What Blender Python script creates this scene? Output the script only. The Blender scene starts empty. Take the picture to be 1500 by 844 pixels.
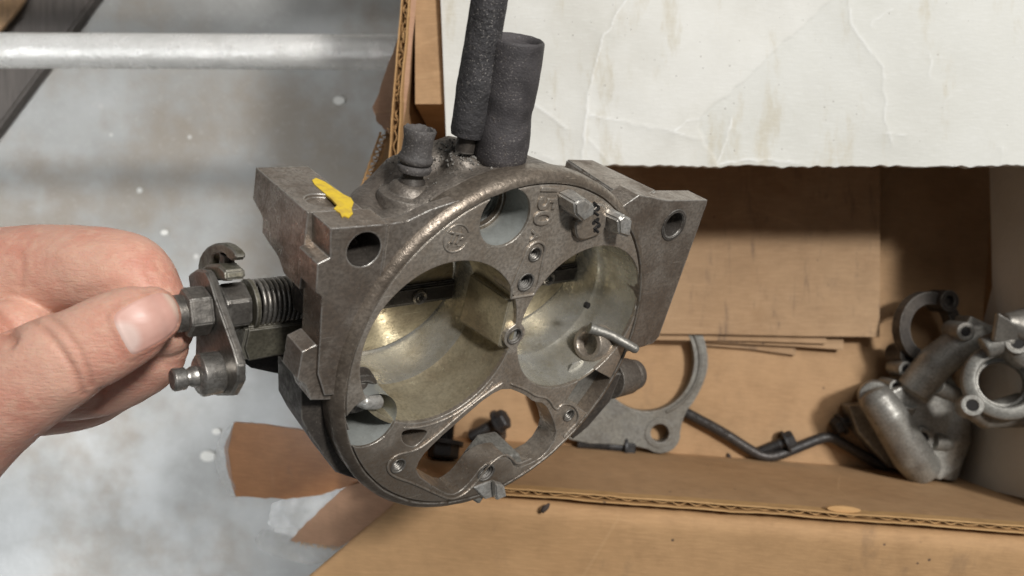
import bpy, bmesh, math, random
import numpy as np
from mathutils import Vector, Matrix, noise
from mathutils.bvhtree import BVHTree
from mathutils.geometry import tessellate_polygon

random.seed(7)
sc = bpy.context.scene
COL = sc.collection

# ------------------------------------------------------------------ camera
F = 1250.0            # focal length in photograph pixels (1500 wide)
CZ = 0.80             # camera height above the concrete floor
cam_d = bpy.data.cameras.new('camera')
cam = bpy.data.objects.new('camera', cam_d)
COL.objects.link(cam)
cam.location = (0, 0, CZ)
cam_d.sensor_width = 36.0
cam_d.lens = 36.0 * F / 1500.0
cam_d.clip_start = 0.01
cam_d.clip_end = 50
cam_d.dof.use_dof = True
cam_d.dof.focus_distance = 0.285
cam_d.dof.aperture_fstop = 15.0
sc.camera = cam

# ------------------------------------------------------------------ light
world = bpy.data.worlds.new('World')
sc.world = world
world.use_nodes = True
wb = world.node_tree.nodes['Background']
wb.inputs[0].default_value = (0.92, 0.96, 1.0, 1)
wb.inputs[1].default_value = 0.09


def area(name, loc, target, size, power, color, size_y=None):
    l = bpy.data.lights.new(name, 'AREA')
    l.energy = power
    l.color = color
    l.size = size
    if size_y:
        l.shape = 'RECTANGLE'
        l.size_y = size_y
    o = bpy.data.objects.new(name, l)
    COL.objects.link(o)
    o.location = loc
    o.rotation_euler = (Vector(target) - Vector(loc)).to_track_quat('-Z', 'Y').to_euler()
    return o


area('door_light', (0.60, 1.30, 2.20), (0.05, 0.05, 0.3), 1.0, 15, (1.0, 0.99, 0.97))
w_ = area('window_light', (-1.15, -0.75, 2.05), (-0.66, -0.22, 0.0), 0.22, 2.6, (0.95, 0.98, 1.0))
w_.data.spread = math.radians(42)
area('ceiling_light', (1.15, 0.84, 2.75), (0.0, 0.05, 0.2), 0.28, 58, (1.0, 0.98, 0.95))

sc.view_settings.view_transform = 'Standard'
sc.view_settings.look = 'None'
sc.view_settings.exposure = 0.15
sc.view_settings.gamma = 1.0
sc.cycles.use_denoising = True
sc.cycles.max_bounces = 8
sc.render.film_transparent = False


# ------------------------------------------------------------------ geometry helpers
def ray(px, py):
    return Vector(((px - 750) / F, -(py - 422) / F, -1.0))


def at(px, py, D):
    """world point seen at photograph pixel px,py at depth D below the camera"""
    return ray(px, py) * D + Vector((0, 0, CZ))


# frame of the carburetor: origin at the centre of its round air horn face
TH, PH = math.radians(47.8048), math.radians(-36.3407)
NW = Vector((math.sin(TH) * math.cos(PH), math.sin(TH) * math.sin(PH), math.cos(TH)))
CC = Vector((-0.00114784, -0.02183358, -0.28680666))
UU = Vector((0.77823202, 0.11272802, -0.61777611)).normalized()
VV = NW.cross(UU).normalized()
MLOC = Matrix((UU, VV, NW))      # world -> local rotation


def A(px, py, ax, val):
    """local point (metres) on the plane local[ax] == val seen at the pixel"""
    d = MLOC @ ray(px, py)
    o = MLOC @ (-CC)
    return o + d * ((val - o[ax]) / d[ax])


def B(px, py, w=0.0):
    return A(px, py, 2, w)


def link(name, me, mat=None, parent=None, sharp=35):
    o = bpy.data.objects.new(name, me)
    COL.objects.link(o)
    if mat is not None:
        me.materials.append(mat)
    if parent is not None:
        o.parent = parent
    if sharp is not None and len(me.polygons):
        me.polygons.foreach_set('use_smooth', [True] * len(me.polygons))
        me.set_sharp_from_angle(angle=math.radians(sharp))
    return o


def tag(o, label, cat, group=None):
    o['label'] = label
    o['category'] = cat
    if group:
        o['group'] = group
    return o


def empty(name, loc, label=None, cat=None, group=None):
    o = bpy.data.objects.new(name, None)
    COL.objects.link(o)
    o.location = loc
    o.empty_display_size = 0.01
    if label:
        tag(o, label, cat, group)
    return o


class MB:
    """collects shapes for one mesh"""

    def __init__(self):
        self.v = []
        self.f = []

    def add(self, vs, fs):
        n = len(self.v)
        self.v += [Vector(p) for p in vs]
        self.f += [[i + n for i in f] for f in fs]
        return self

    def prism(self, outer, z0, z1, holes=(), m=None):
        """2D outline (with holes) extruded from z0 to z1; m maps (x,y,z) to the part's space"""
        m = m or (lambda x, y, z: (x, y, z))
        loops = [[Vector((p[0], p[1], 0)) for p in l] for l in [outer, *holes]]
        tris = tessellate_polygon(loops)
        flat = [p for l in loops for p in l]
        vs = [m(p.x, p.y, z1) for p in flat] + [m(p.x, p.y, z0) for p in flat]
        N = len(flat)
        # caps
        fs = []
        for t in tris:
            a, b, c = flat[t[0]], flat[t[1]], flat[t[2]]
            if (b - a).cross(c - a).z < 0:
                t = (t[0], t[2], t[1])
            fs.append([t[0], t[1], t[2]])
            fs.append([t[2] + N, t[1] + N, t[0] + N])
        s = 0
        for k, l in enumerate(loops):
            ar = sum(l[i].x * l[(i + 1) % len(l)].y - l[(i + 1) % len(l)].x * l[i].y for i in range(len(l)))
            flip = (ar > 0) == (k == 0)
            for i in range(len(l)):
                a, b = s + i, s + (i + 1) % len(l)
                fs.append([a + N, b + N, b, a] if flip else [a, b, b + N, a + N])
            s += len(l)
        return self.add(vs, fs)

    def lathe(self, prof, org, axis, seg=48, a0=0.0, closed=False):
        """profile of (radius, height) revolved about axis through org"""
        ax = Vector(axis).normalized()
        t = Vector((0, 0, 1)) if abs(ax.z) < 0.9 else Vector((1, 0, 0))
        x = ax.cross(t).normalized()
        y = ax.cross(x)
        vs, fs = [], []
        for r, h in prof:
            for i in range(seg):
                a = a0 + 2 * math.pi * i / seg
                vs.append(Vector(org) + ax * h + (x * math.cos(a) + y * math.sin(a)) * max(r, 1e-6))
        k = len(prof)
        for j in range(k - 1 + (1 if closed else 0)):
            for i in range(seg):
                i2 = (i + 1) % seg
                j2 = (j + 1) % k
                fs.append([j * seg + i, j * seg + i2, j2 * seg + i2, j2 * seg + i])
        if not closed:
            if prof[0][0] > 1e-5:
                fs.append([i for i in range(seg)][::-1])
            if prof[-1][0] > 1e-5:
                fs.append([(k - 1) * seg + i for i in range(seg)])
        return self.add(vs, fs)

    def cyl(self, p0, p1, r, seg=32, r1=None):
        p0, p1 = Vector(p0), Vector(p1)
        return self.lathe([(r, 0), (r if r1 is None else r1, (p1 - p0).length)], p0, p1 - p0, seg)

    def tube(self, pts, rad, seg=12, closed=False, flat=(1, 1), up=None, caps=True):
        pts = [Vector(p) for p in pts]
        n = len(pts)
        rad = [rad] * n if not hasattr(rad, '__len__') else rad
        vs, fs = [], []
        nrm = None
        for i, p in enumerate(pts):
            if closed:
                t = (pts[(i + 1) % n] - pts[i - 1]).normalized()
            else:
                t = (pts[min(i + 1, n - 1)] - pts[max(i - 1, 0)]).normalized()
            if up is not None:
                x = t.cross(Vector(up)).normalized()
            elif nrm is None:
                x = t.cross(Vector((0.13, 0.31, 1))).normalized()
            else:
                x = (nrm - t * nrm.dot(t)).normalized()
            nrm = x
            y = t.cross(x).normalized()
            for k in range(seg):
                a = 2 * math.pi * k / seg
                vs.append(p + x * (math.cos(a) * rad[i] * flat[0]) + y * (math.sin(a) * rad[i] * flat[1]))
        for i in range(n if closed else n - 1):
            j = (i + 1) % n
            for k in range(seg):
                k2 = (k + 1) % seg
                fs.append([i * seg + k, i * seg + k2, j * seg + k2, j * seg + k])
        if not closed and caps:
            fs.append(list(range(seg))[::-1])
            fs.append([(n - 1) * seg + k for k in range(seg)])
        return self.add(vs, fs)

    def box(self, c, s, rot=None):
        vs = []
        for dx in (-1, 1):
            for dy in (-1, 1):
                for dz in (-1, 1):
                    d = Vector((dx * s[0] / 2, dy * s[1] / 2, dz * s[2] / 2))
                    if rot:
                        d = rot @ d
                    vs.append(Vector(c) + d)
        return self.add(vs, [[0, 1, 3, 2], [4, 6, 7, 5], [0, 4, 5, 1], [2, 3, 7, 6], [0, 2, 6, 4], [1, 5, 7, 3]])

    def slab(self, corners, t, direction):
        """polygon in space thickened by t along direction"""
        d = Vector(direction).normalized() * t
        n = len(corners)
        vs = [Vector(c) for c in corners] + [Vector(c) + d for c in corners]
        fs = [list(range(n)), [n + i for i in range(n)][::-1]]
        for i in range(n):
            j = (i + 1) % n
            fs.append([j, i, i + n, j + n])
        return self.add(vs, fs)

    def mesh(self, name):
        me = bpy.data.meshes.new(name)
        me.from_pydata([tuple(p) for p in self.v], [], self.f)
        bm = bmesh.new()
        bm.from_mesh(me)
        bmesh.ops.recalc_face_normals(bm, faces=bm.faces)
        bm.to_mesh(me)
        bm.free()
        return me

    def build(self, name, mat, parent=None, sharp=35, bevel=0.0, seg=2):
        me = self.mesh(name)
        if bevel:
            bm = bmesh.new()
            bm.from_mesh(me)
            bmesh.ops.dissolve_limit(bm, angle_limit=0.01, verts=bm.verts, edges=bm.edges)
            ed = [e for e in bm.edges if len(e.link_faces) == 2 and e.calc_face_angle(0) > 0.5]
            bmesh.ops.bevel(bm, geom=ed, offset=bevel, segments=seg, affect='EDGES', clamp_overlap=True)
            bm.to_mesh(me)
            bm.free()
        return link(name, me, mat, parent, sharp)


def evaluated(me, mods):
    """mesh after temporary modifiers: list of (type, {attr: value})"""
    o = bpy.data.objects.new('temporary', me)
    COL.objects.link(o)
    for t, kw in mods:
        md = o.modifiers.new(t, t)
        for k, v in kw.items():
            setattr(md, k, v)
    dg = bpy.context.evaluated_depsgraph_get()
    dg.update()
    r = bpy.data.meshes.new_from_object(o.evaluated_get(dg))
    bpy.data.objects.remove(o)
    return r


def cut(me, cutters):
    """boolean difference of me and a list of cutter meshes"""
    objs = []
    mods = []
    for c in cutters:
        co = bpy.data.objects.new('cutter', c)
        COL.objects.link(co)
        objs.append(co)
        mods.append(('BOOLEAN', {'operation': 'DIFFERENCE', 'solver': 'EXACT', 'object': co}))
    r = evaluated(me, mods)
    for co in objs:
        bpy.data.objects.remove(co)
    return r


def melt(mb, voxel, smooth=6, factor=0.5):
    """weld overlapping shapes into one continuous skin"""
    me = mb.mesh('melt')
    return evaluated(me, [('REMESH', {'mode': 'VOXEL', 'voxel_size': voxel}),
                          ('SMOOTH', {'factor': factor, 'iterations': smooth})])


def circ(c, r, n=40, a0=0.0):
    return [(c[0] + r * math.cos(a0 + 2 * math.pi * i / n), c[1] + r * math.sin(a0 + 2 * math.pi * i / n)) for i in range(n)]


def smooth_poly(pts, it=2, closed=True):
    for _ in range(it):
        out = []
        n = len(pts)
        rng = range(n) if closed else range(n - 1)
        if not closed:
            out.append(Vector(pts[0]))
        for i in rng:
            a, b = Vector(pts[i]), Vector(pts[(i + 1) % n])
            out += [a * 0.75 + b * 0.25, a * 0.25 + b * 0.75]
        if not closed:
            out.append(Vector(pts[-1]))
        pts = out
    return pts


# ------------------------------------------------------------------ materials
class NT:
    def __init__(self, name):
        self.m = bpy.data.materials.new(name)
        self.m.use_nodes = True
        self.t = self.m.node_tree
        self.n = self.t.nodes
        self.b = self.n['Principled BSDF']
        self.co = self.n.new('ShaderNodeTexCoord').outputs['Object']

    def new(self, kind, **kw):
        x = self.n.new('ShaderNode' + kind)
        for k, v in kw.items():
            setattr(x, k, v)
        return x

    def plug(self, sock, val):
        if isinstance(val, bpy.types.NodeSocket):
            self.t.links.new(val, sock)
        else:
            if hasattr(val, '__len__') and len(val) == 3 and sock.type == 'RGBA':
                val = (*val, 1)
            sock.default_value = val

    def noise(self, scale, detail=4, rough=0.55, co=None, dist=0.0):
        x = self.new('TexNoise')
        self.plug(x.inputs['Vector'], co or self.co)
        x.inputs['Scale'].default_value = scale
        x.inputs['Detail'].default_value = detail
        x.inputs['Roughness'].default_value = rough
        x.inputs['Distortion'].default_value = dist
        return x.outputs['Fac']

    def ramp(self, fac, lo, hi, v0=0.0, v1=1.0):
        x = self.new('MapRange')
        x.interpolation_type = 'SMOOTHSTEP'
        self.plug(x.inputs[0], fac)
        x.inputs[1].default_value = lo
        x.inputs[2].default_value = hi
        x.inputs[3].default_value = v0
        x.inputs[4].default_value = v1
        return x.outputs[0]

    def mix(self, fac, a, b, mode='MIX'):
        x = self.new('MixRGB', blend_type=mode)
        self.plug(x.inputs[0], fac)
        self.plug(x.inputs[1], a)
        self.plug(x.inputs[2], b)
        return x.outputs[0]

    def math(self, op, a, b=0.0):
        x = self.new('Math', operation=op)
        self.plug(x.inputs[0], a)
        self.plug(x.inputs[1], b)
        return x.outputs[0]

    def scaled(self, s, rot=(0, 0, 0)):
        x = self.new('Mapping')
        self.plug(x.inputs['Vector'], self.co)
        x.inputs['Scale'].default_value = s
        x.inputs['Rotation'].default_value = rot
        return x.outputs[0]

    def voro(self, scale, co=None, feature='F1'):
        x = self.new('TexVoronoi')
        x.feature = feature
        self.plug(x.inputs['Vector'], co or self.co)
        x.inputs['Scale'].default_value = scale
        return x.outputs['Distance']

    def out(self, color, rough, metal=0.0, bump=None, dist=0.0002, strength=1.0, bevel=0.0, spec=None):
        self.plug(self.b.inputs['Base Color'], color)
        self.plug(self.b.inputs['Roughness'], rough)
        self.plug(self.b.inputs['Metallic'], metal)
        if spec is not None:
            self.plug(self.b.inputs['Specular IOR Level'], spec)
        nrm = None
        if bevel:
            bv = self.new('Bevel', samples=4)
            bv.inputs['Radius'].default_value = bevel
            nrm = bv.outputs[0]
        if bump is not None:
            bp = self.new('Bump')
            bp.inputs['Distance'].default_value = dist
            bp.inputs['Strength'].default_value = strength
            self.plug(bp.inputs['Height'], bump)
            if nrm is not None:
                self.t.links.new(nrm, bp.inputs['Normal'])
            nrm = bp.outputs[0]
        if nrm is not None:
            self.t.links.new(nrm, self.b.inputs['Normal'])
        return self.m


def edge_mask(t, radius):
    """1 on sharp edges (where handling wears a casting bright)"""
    bv = t.new('Bevel', samples=4)
    bv.inputs['Radius'].default_value = radius
    g = t.new('NewGeometry')
    d = t.new('VectorMath', operation='DOT_PRODUCT')
    t.t.links.new(bv.outputs[0], d.inputs[0])
    t.t.links.new(g.outputs['Normal'], d.inputs[1])
    return t.ramp(d.outputs['Value'], 0.99, 0.80)


def metal(name, c0, c1, grime, amount=0.5, rough=0.5, metallic=0.55, bumpd=0.00036, bevel=0.0006, wear=0.6,
          wearcol=(0.5, 0.48, 0.44), dust=0.5, grain=900, low=0.0, gmix=0.55):
    t = NT(name)
    a = t.noise(70, 5, 0.6)
    b = t.noise(260, 6, 0.65)
    c = t.noise(grain, 3, 0.6)
    col = t.mix(t.ramp(a, 0.35, 0.65), c0, c1)
    g = t.ramp(t.math('ADD', t.math('MULTIPLY', a, 0.35), t.math('ADD', t.math('MULTIPLY', b, 0.4), t.math('MULTIPLY', c, 0.25))), 0.58 - amount * 0.34, 0.74 - amount * 0.12, 0.0, 0.85)
    col = t.mix(g, col, grime)
    big = t.noise(24, 4, 0.6)
    col = t.mix(t.ramp(big, 0.42, 0.66, 0.0, 0.45), col, tuple(x * 1.25 for x in grime))
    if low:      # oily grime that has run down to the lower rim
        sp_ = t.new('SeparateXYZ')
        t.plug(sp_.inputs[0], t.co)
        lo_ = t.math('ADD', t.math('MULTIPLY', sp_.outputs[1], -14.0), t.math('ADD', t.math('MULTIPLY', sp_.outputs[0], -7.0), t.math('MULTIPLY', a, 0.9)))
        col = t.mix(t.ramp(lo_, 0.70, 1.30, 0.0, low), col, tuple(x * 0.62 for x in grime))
    col = t.mix(t.ramp(c, 0.38, 0.66, 0.0, gmix), col, tuple(x * 0.42 for x in c0))
    sc_ = t.noise(220, 3, 0.6, t.scaled((0.3, 5, 5), (0.4, 0.3, 0.8)))
    col = t.mix(t.ramp(sc_, 0.66, 0.74, 0.0, 0.35), col, tuple(min(1, x * 1.9) for x in c0))
    # pale dust specks
    sp = t.ramp(t.voro(1100), 0.16, 0.08)
    sp = t.math('MULTIPLY', sp, t.ramp(t.noise(180, 3), 0.46, 0.60, 0, dust))
    col = t.mix(sp, col, (0.45, 0.41, 0.36))
    r = t.math('ADD', t.ramp(b, 0.3, 0.7, rough - 0.10, rough + 0.08), t.math('MULTIPLY', g, 0.16))
    st_ = t.ramp(t.noise(38, 6, 0.7, None, 0.6), 0.54, 0.66, 0.0, 0.55 * amount * 2)
    col = t.mix(st_, col, tuple(x * 0.8 for x in grime))
    met = metallic
    if wear:
        e = t.math('MULTIPLY', edge_mask(t, bevel * 1.6), t.ramp(b, 0.36, 0.50, 0, wear))
        col = t.mix(e, col, wearcol)
    h = t.math('ADD', t.math('MULTIPLY', b, 0.6), t.math('MULTIPLY', c, 0.5))
    return t.out(col, r, met, h, bumpd, 1.0, bevel)


CAST = metal('cast_zinc_brown', (0.40, 0.35, 0.30), (0.29, 0.24, 0.195), (0.14, 0.10, 0.072), 0.45, 0.34, 0.65, wear=0.95, wearcol=(0.62, 0.60, 0.56))
RIMC = metal('cast_rim_brown', (0.34, 0.285, 0.23), (0.24, 0.195, 0.15), (0.10, 0.075, 0.056), 0.5, 0.36, 0.6, dust=0.6, wear=0.9, low=0.8)
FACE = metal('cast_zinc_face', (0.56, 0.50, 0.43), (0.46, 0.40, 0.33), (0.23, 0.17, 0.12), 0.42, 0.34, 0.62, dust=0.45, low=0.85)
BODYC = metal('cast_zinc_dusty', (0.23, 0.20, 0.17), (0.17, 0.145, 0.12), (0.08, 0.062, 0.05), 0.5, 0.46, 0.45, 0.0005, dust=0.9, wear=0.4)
DARKCAST = metal('cast_dark_soot_shade', (0.10, 0.085, 0.072), (0.065, 0.055, 0.047), (0.035, 0.03, 0.026), 0.5, 0.55, 0.3, dust=0.6)  # dark parts; also painted inside holes in place of shade
BOREW = metal('bore_aluminium', (0.70, 0.69, 0.64), (0.58, 0.56, 0.49), (0.30, 0.25, 0.16), 0.25, 0.28, 0.65, 0.00006, 0.0004, 0.3, dust=0.15, gmix=0.16)
BRONZE = metal('bore_rough_gold', (0.58, 0.51, 0.36), (0.50, 0.43, 0.29), (0.15, 0.11, 0.07), 0.3, 0.38, 0.6, 0.0002, 0.0004, 0.3, dust=0.3, gmix=0.35)
PALE = metal('pocket_pale', (0.42, 0.44, 0.42), (0.34, 0.35, 0.33), (0.2, 0.17, 0.13), 0.15, 0.42, 0.4, 0.00006, 0.0003, 0.0, dust=0.1, gmix=0.15)
BRIGHT = metal('steel_bright', (0.68, 0.67, 0.64), (0.56, 0.54, 0.50), (0.24, 0.19, 0.14), 0.35, 0.3, 0.6, 0.0001, 0.0004, 0.4, dust=0.2)
STEEL = metal('steel_lever', (0.27, 0.25, 0.225), (0.20, 0.185, 0.165), (0.11, 0.09, 0.072), 0.4, 0.38, 0.75, 0.00015, 0.0006, 0.7, dust=0.4)
OLIVE = metal('steel_olive', (0.215, 0.20, 0.15), (0.17, 0.155, 0.115), (0.09, 0.078, 0.058), 0.4, 0.45, 0.6, 0.00015, 0.0006, 0.5, dust=0.5)
BLACKST = metal('steel_black', (0.035, 0.035, 0.037), (0.05, 0.048, 0.046), (0.07, 0.055, 0.045), 0.3, 0.45, 0.3, 0.0002, 0.0003, 0.3, (0.2, 0.19, 0.18), dust=0.2)
GREYCAST = metal('cast_grey_parts', (0.38, 0.37, 0.335), (0.29, 0.28, 0.255), (0.13, 0.11, 0.09), 0.3, 0.45, 0.55, 0.0002, 0.0009, 0.6, dust=0.2)
DULLCAST = metal('cast_grey_stained', (0.24, 0.23, 0.20), (0.20, 0.195, 0.18), (0.14, 0.12, 0.09), 0.35, 0.55, 0.4, 0.0002, 0.0008, 0.5, dust=0.2)


def rubber(name, c=(0.032, 0.030, 0.031), bd=0.0006, ns=700):
    t = NT(name)
    a = t.noise(120, 5)
    d = t.ramp(t.noise(900, 3, 0.7), 0.58, 0.72)
    d = t.math('MULTIPLY', d, t.ramp(a, 0.42, 0.62, 0.1, 0.9))
    col = t.mix(t.ramp(a, 0.3, 0.7), c, tuple(x * 1.9 for x in c))
    d2 = t.math('MULTIPLY', t.ramp(t.noise(1700, 2, 0.6), 0.60, 0.68), t.ramp(t.noise(60, 3), 0.40, 0.60, 0.15, 0.9))
    col = t.mix(d, col, (0.16, 0.135, 0.115))
    col = t.mix(d2, col, (0.26, 0.24, 0.22))
    return t.out(col, t.ramp(a, 0.3, 0.7, 0.55, 0.8), 0, t.math('ADD', t.noise(ns, 4), t.math('MULTIPLY', d, 0.9)), bd)


RUBBER = rubber('rubber_black')
RUBBER2 = rubber('rubber_worn', (0.055, 0.050, 0.048), 0.0003, 1200)
RUBBER3 = rubber('rubber_smooth', (0.040, 0.036, 0.037), 0.00022, 1500)
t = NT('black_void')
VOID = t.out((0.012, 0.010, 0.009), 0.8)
t = NT('yellow_paint')
YELLOW = t.out(t.mix(t.ramp(t.noise(300), 0.4, 0.7), (0.80, 0.56, 0.03), (0.60, 0.40, 0.05)), 0.5, 0, t.noise(500), 0.0002)


def cardboard(name, c0, c1, stain=0.3, flute=True, rot=0.0):
    t = NT(name)
    a = t.noise(9, 5, 0.6)
    b = t.noise(60, 6, 0.65)
    fib = t.noise(420, 3, 0.6, t.scaled((0.25, 2.2, 1), (0, 0, rot)))
    col = t.mix(t.ramp(a, 0.3, 0.7), c0, c1)
    col = t.mix(t.ramp(b, 0.35, 0.75, 0, 0.45), col, tuple(x * 0.72 for x in c1))
    col = t.mix(t.ramp(fib, 0.4, 0.75, 0, 0.25), col, tuple(min(1, x * 1.35) for x in c0))
    if stain:
        s = t.ramp(t.noise(34, 6, 0.72, t.scaled((1, 0.45, 1), (0, 0, rot))), 0.56, 0.70, 0, stain)
        col = t.mix(s, col, (0.16, 0.11, 0.075))
        if stain > 0.6:
            sk = t.ramp(t.noise(52, 5, 0.7, t.scaled((2.4, 0.42, 1), (0, 0, rot))), 0.54, 0.72, 0, 0.6)
            col = t.mix(sk, col, (0.15, 0.105, 0.075))
        dots = t.math('MULTIPLY', t.ramp(t.voro(95), 0.10, 0.05), t.ramp(t.noise(24), 0.52, 0.6))
        col = t.mix(dots, col, (0.12, 0.08, 0.055))
    col = t.mix(t.ramp(t.noise(16, 6, 0.72, None, 0.8), 0.55, 0.72, 0, 0.38), col, (0.27, 0.155, 0.075))
    ve = t.voro(11, t.scaled((1, 1, 1), (0, 0, 0.5)), 'DISTANCE_TO_EDGE')
    ck = t.math('MULTIPLY', t.ramp(ve, 0.011, 0.003), t.ramp(t.noise(8, 3), 0.52, 0.6))
    col = t.mix(t.math('MULTIPLY', ck, 0.14), col, (0.60, 0.40, 0.22))
    h = t.math('ADD', t.math('MULTIPLY', b, 0.5), t.math('ADD', t.math('MULTIPLY', fib, 0.3), t.math('MULTIPLY', ck, 0.15)))
    if flute:
        w = t.new('TexWave')
        t.plug(w.inputs['Vector'], t.scaled((1, 1, 1), (0, 0, rot)))
        w.inputs['Scale'].default_value = 24
        w.inputs['Distortion'].default_value = 0.6
        h = t.math('ADD', h, t.math('MULTIPLY', w.outputs['Fac'], 0.16))
    return t.out(col, 0.72, 0, h, 0.0006, 0.7, 0.0, 0.25)


KRAFT = cardboard('kraft_board', (0.475, 0.29, 0.145), (0.405, 0.24, 0.115), 0.30)
KRAFT_IN = cardboard('kraft_inside', (0.45, 0.285, 0.155), (0.385, 0.235, 0.12), 0.25)
KRAFT_PAD = cardboard('kraft_pad_oily', (0.435, 0.29, 0.17), (0.37, 0.235, 0.13), 0.7, True)
KRAFT_PINK = cardboard('kraft_torn', (0.46, 0.285, 0.185), (0.39, 0.225, 0.14), 0.2, False)
EDGE = cardboard('kraft_cut_edge', (0.56, 0.35, 0.16), (0.42, 0.24, 0.10), 0.3, False)
TAPED = cardboard('kraft_under_tape', (0.46, 0.215, 0.085), (0.34, 0.145, 0.055), 0.45, False)
TAPED.node_tree.nodes['Principled BSDF'].inputs['Coat Weight'].default_value = 0.8
TAPED.node_tree.nodes['Principled BSDF'].inputs['Coat Roughness'].default_value = 0.18

# ------------------------------------------------------------------ setting: floor, stand, rails
def grid_sheet(x0, x1, y0, y1, z, step, fn=None):
    nx, ny = max(1, round((x1 - x0) / step)), max(1, round((y1 - y0) / step))
    vs, fs = [], []
    for j in range(ny + 1):
        for i in range(nx + 1):
            x, y = x0 + (x1 - x0) * i / nx, y0 + (y1 - y0) * j / ny
            vs.append((x, y, z + (fn(x, y) if fn else 0)))
    for j in range(ny):
        for i in range(nx):
            a = j * (nx + 1) + i
            fs.append([a, a + 1, a + nx + 2, a + nx + 1])
    return MB().add(vs, fs)


t = NT('concrete_floor')
a, b, c = t.noise(3.2, 5, 0.6), t.noise(14, 6, 0.65), t.noise(160, 4, 0.7)
col = t.mix(t.ramp(a, 0.35, 0.65), (0.43, 0.435, 0.43), (0.32, 0.32, 0.31))
col = t.mix(t.ramp(b, 0.42, 0.72, 0, 0.6), col, (0.27, 0.265, 0.25))
col = t.mix(t.ramp(t.noise(5, 5, 0.7), 0.44, 0.62, 0, 0.75), col, (0.255, 0.215, 0.17))
col = t.mix(t.ramp(c, 0.5, 0.8, 0, 0.25), col, (0.6, 0.6, 0.58))
pit = t.ramp(t.voro(26), 0.09, 0.05)
col = t.mix(t.math('MULTIPLY', pit, t.ramp(a, 0.45, 0.55)), col, (0.62, 0.61, 0.58))
FLOOR = t.out(col, t.ramp(b, 0.3, 0.7, 0.45, 0.7), 0, t.math('ADD', t.math('MULTIPLY', b, 0.6), t.math('MULTIPLY', c, 0.25)), 0.002)
fl = grid_sheet(-6, 6, -6, 6, 0, 3).build('floor', FLOOR)
fl['kind'] = 'structure'

t = NT('galvanised_pipe')
a, b = t.noise(60, 5, 0.6), t.noise(400, 4, 0.7)
col = t.mix(t.ramp(a, 0.35, 0.7), (0.84, 0.83, 0.80), (0.70, 0.69, 0.66))
col = t.mix(t.ramp(b, 0.62, 0.74, 0, 0.6), col, (0.25, 0.22, 0.19))
PIPE = t.out(col, t.ramp(a, 0.3, 0.7, 0.2, 0.36), 0.3, b, 0.0006)
t = NT('dark_strip_grain')
g = t.noise(60, 5, 0.6, t.scaled((6, 0.4, 6)))
DARK_STRIP = t.out(t.mix(t.ramp(g, 0.3, 0.7), (0.12, 0.105, 0.095), (0.075, 0.066, 0.06)), 0.8, 0, g, 0.001)
t = NT('plywood')
PLY = t.out(t.mix(t.noise(30), (0.40, 0.27, 0.15), (0.5, 0.36, 0.21)), 0.7)

ZB = CZ - 0.550            # inside bottom of the cardboard box
stand = empty('pipe_stand', (0.1, 0.16, 0), 'pale galvanised pipe frame whose rail runs out from behind the cardboard box', 'stand')
stand.matrix_world = Matrix.Translation((0.1, 0.16, 0))
S0 = Vector((0.1, 0.16, 0))


def stand_part(mb, name, mat, **k):
    mb.v = [p - S0 for p in mb.v]
    return mb.build(name, mat, stand, **k)


RZ = ZB - 0.0325
for (pa, pb, nm) in (((-10, 74), (600, 77), 'rail'),):
    p, q = at(pa[0], pa[1], CZ - RZ), at(pb[0], pb[1], CZ - RZ)
    d = (q - p) / 600
    pts = [p - d * 700 + d * 2000 * i / 60 for i in range(61)]
    stand_part(MB().tube([(x.x, x.y, RZ + 0.0006 * noise.noise(x * 20)) for x in pts], 0.0118, 28), 'rail', PIPE)
stand_part(MB().tube([(-0.60, 0.290, RZ), (0.60, 0.285, RZ)], 0.0118, 28), 'rail', PIPE)  # unseen second rail, added so its shadow bands the floor
stand_part(MB().box((0.145, 0.165, ZB - 0.0125), (0.36, 0.40, 0.0150)), 'shelf', PLY, bevel=0.001)
for (x, y) in ((0.08, 0.160), (0.30, 0.160), (0.08, 0.287), (0.30, 0.287)):
    stand_part(MB().cyl((x, y, 0), (x, y, RZ), 0.0110, 20), 'leg', PIPE)

pl = MB().slab([at(x, y, 0.785) for x, y in [(48, -12), (146, -12), (136, 0), (0, 184), (-40, 236), (-140, 236), (0, 52)]], 0.0148, (0, 0, -1)).build('dark_strip', DARK_STRIP, None, 35, 0.002)  # dark slab added for the oblique dark band across the floor
tag(pl, 'dark flat strip crossing the concrete floor under the pale rail', 'dark_strip')
cs = MB().slab([at(x, y, 0.770) for x, y in [(-60, -40), (50, -40), (38, -5), (26, 14), (0, 44), (-60, 90)]], 0.004, (0, 0, -1)).build('cardboard_scrap', KRAFT_PAD, None, 30, 0.0005)
tag(cs, 'corner of a tan cardboard scrap lying on the dark strip', 'cardboard')
# ------------------------------------------------------------------ carburetor
carb = empty('carburetor', (0, 0, 0), 'dirty brown grey twin bore carburetor body held up by its throttle lever', 'carburetor')
carb.matrix_world = Matrix.Translation(CC + Vector((0, 0, CZ))) @ MLOC.transposed().to_4x4()
mm = 0.001
RB = 0.0288
LC, RC = (-0.0283, 0.0083), (0.0310, 0.0083)
RR = 0.0640


def uv(lst, w=0.0):
    return [tuple(B(x, y, w)[:2]) for x, y in lst]


# air horn face: disc with a rounded rim, cut by bores, pockets, screw holes and the bowl window
face = MB().lathe([(0, -0.010), (RR - 0.0034, -0.010), (RR - 0.0034, -0.0009), (RR - 0.0038, -0.0009), (RR - 0.0040, -0.0001), (RR - 0.0046, 0.0), (0, 0)], (0, 0, 0), (0, 0, 1), 160).mesh('face')


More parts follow.
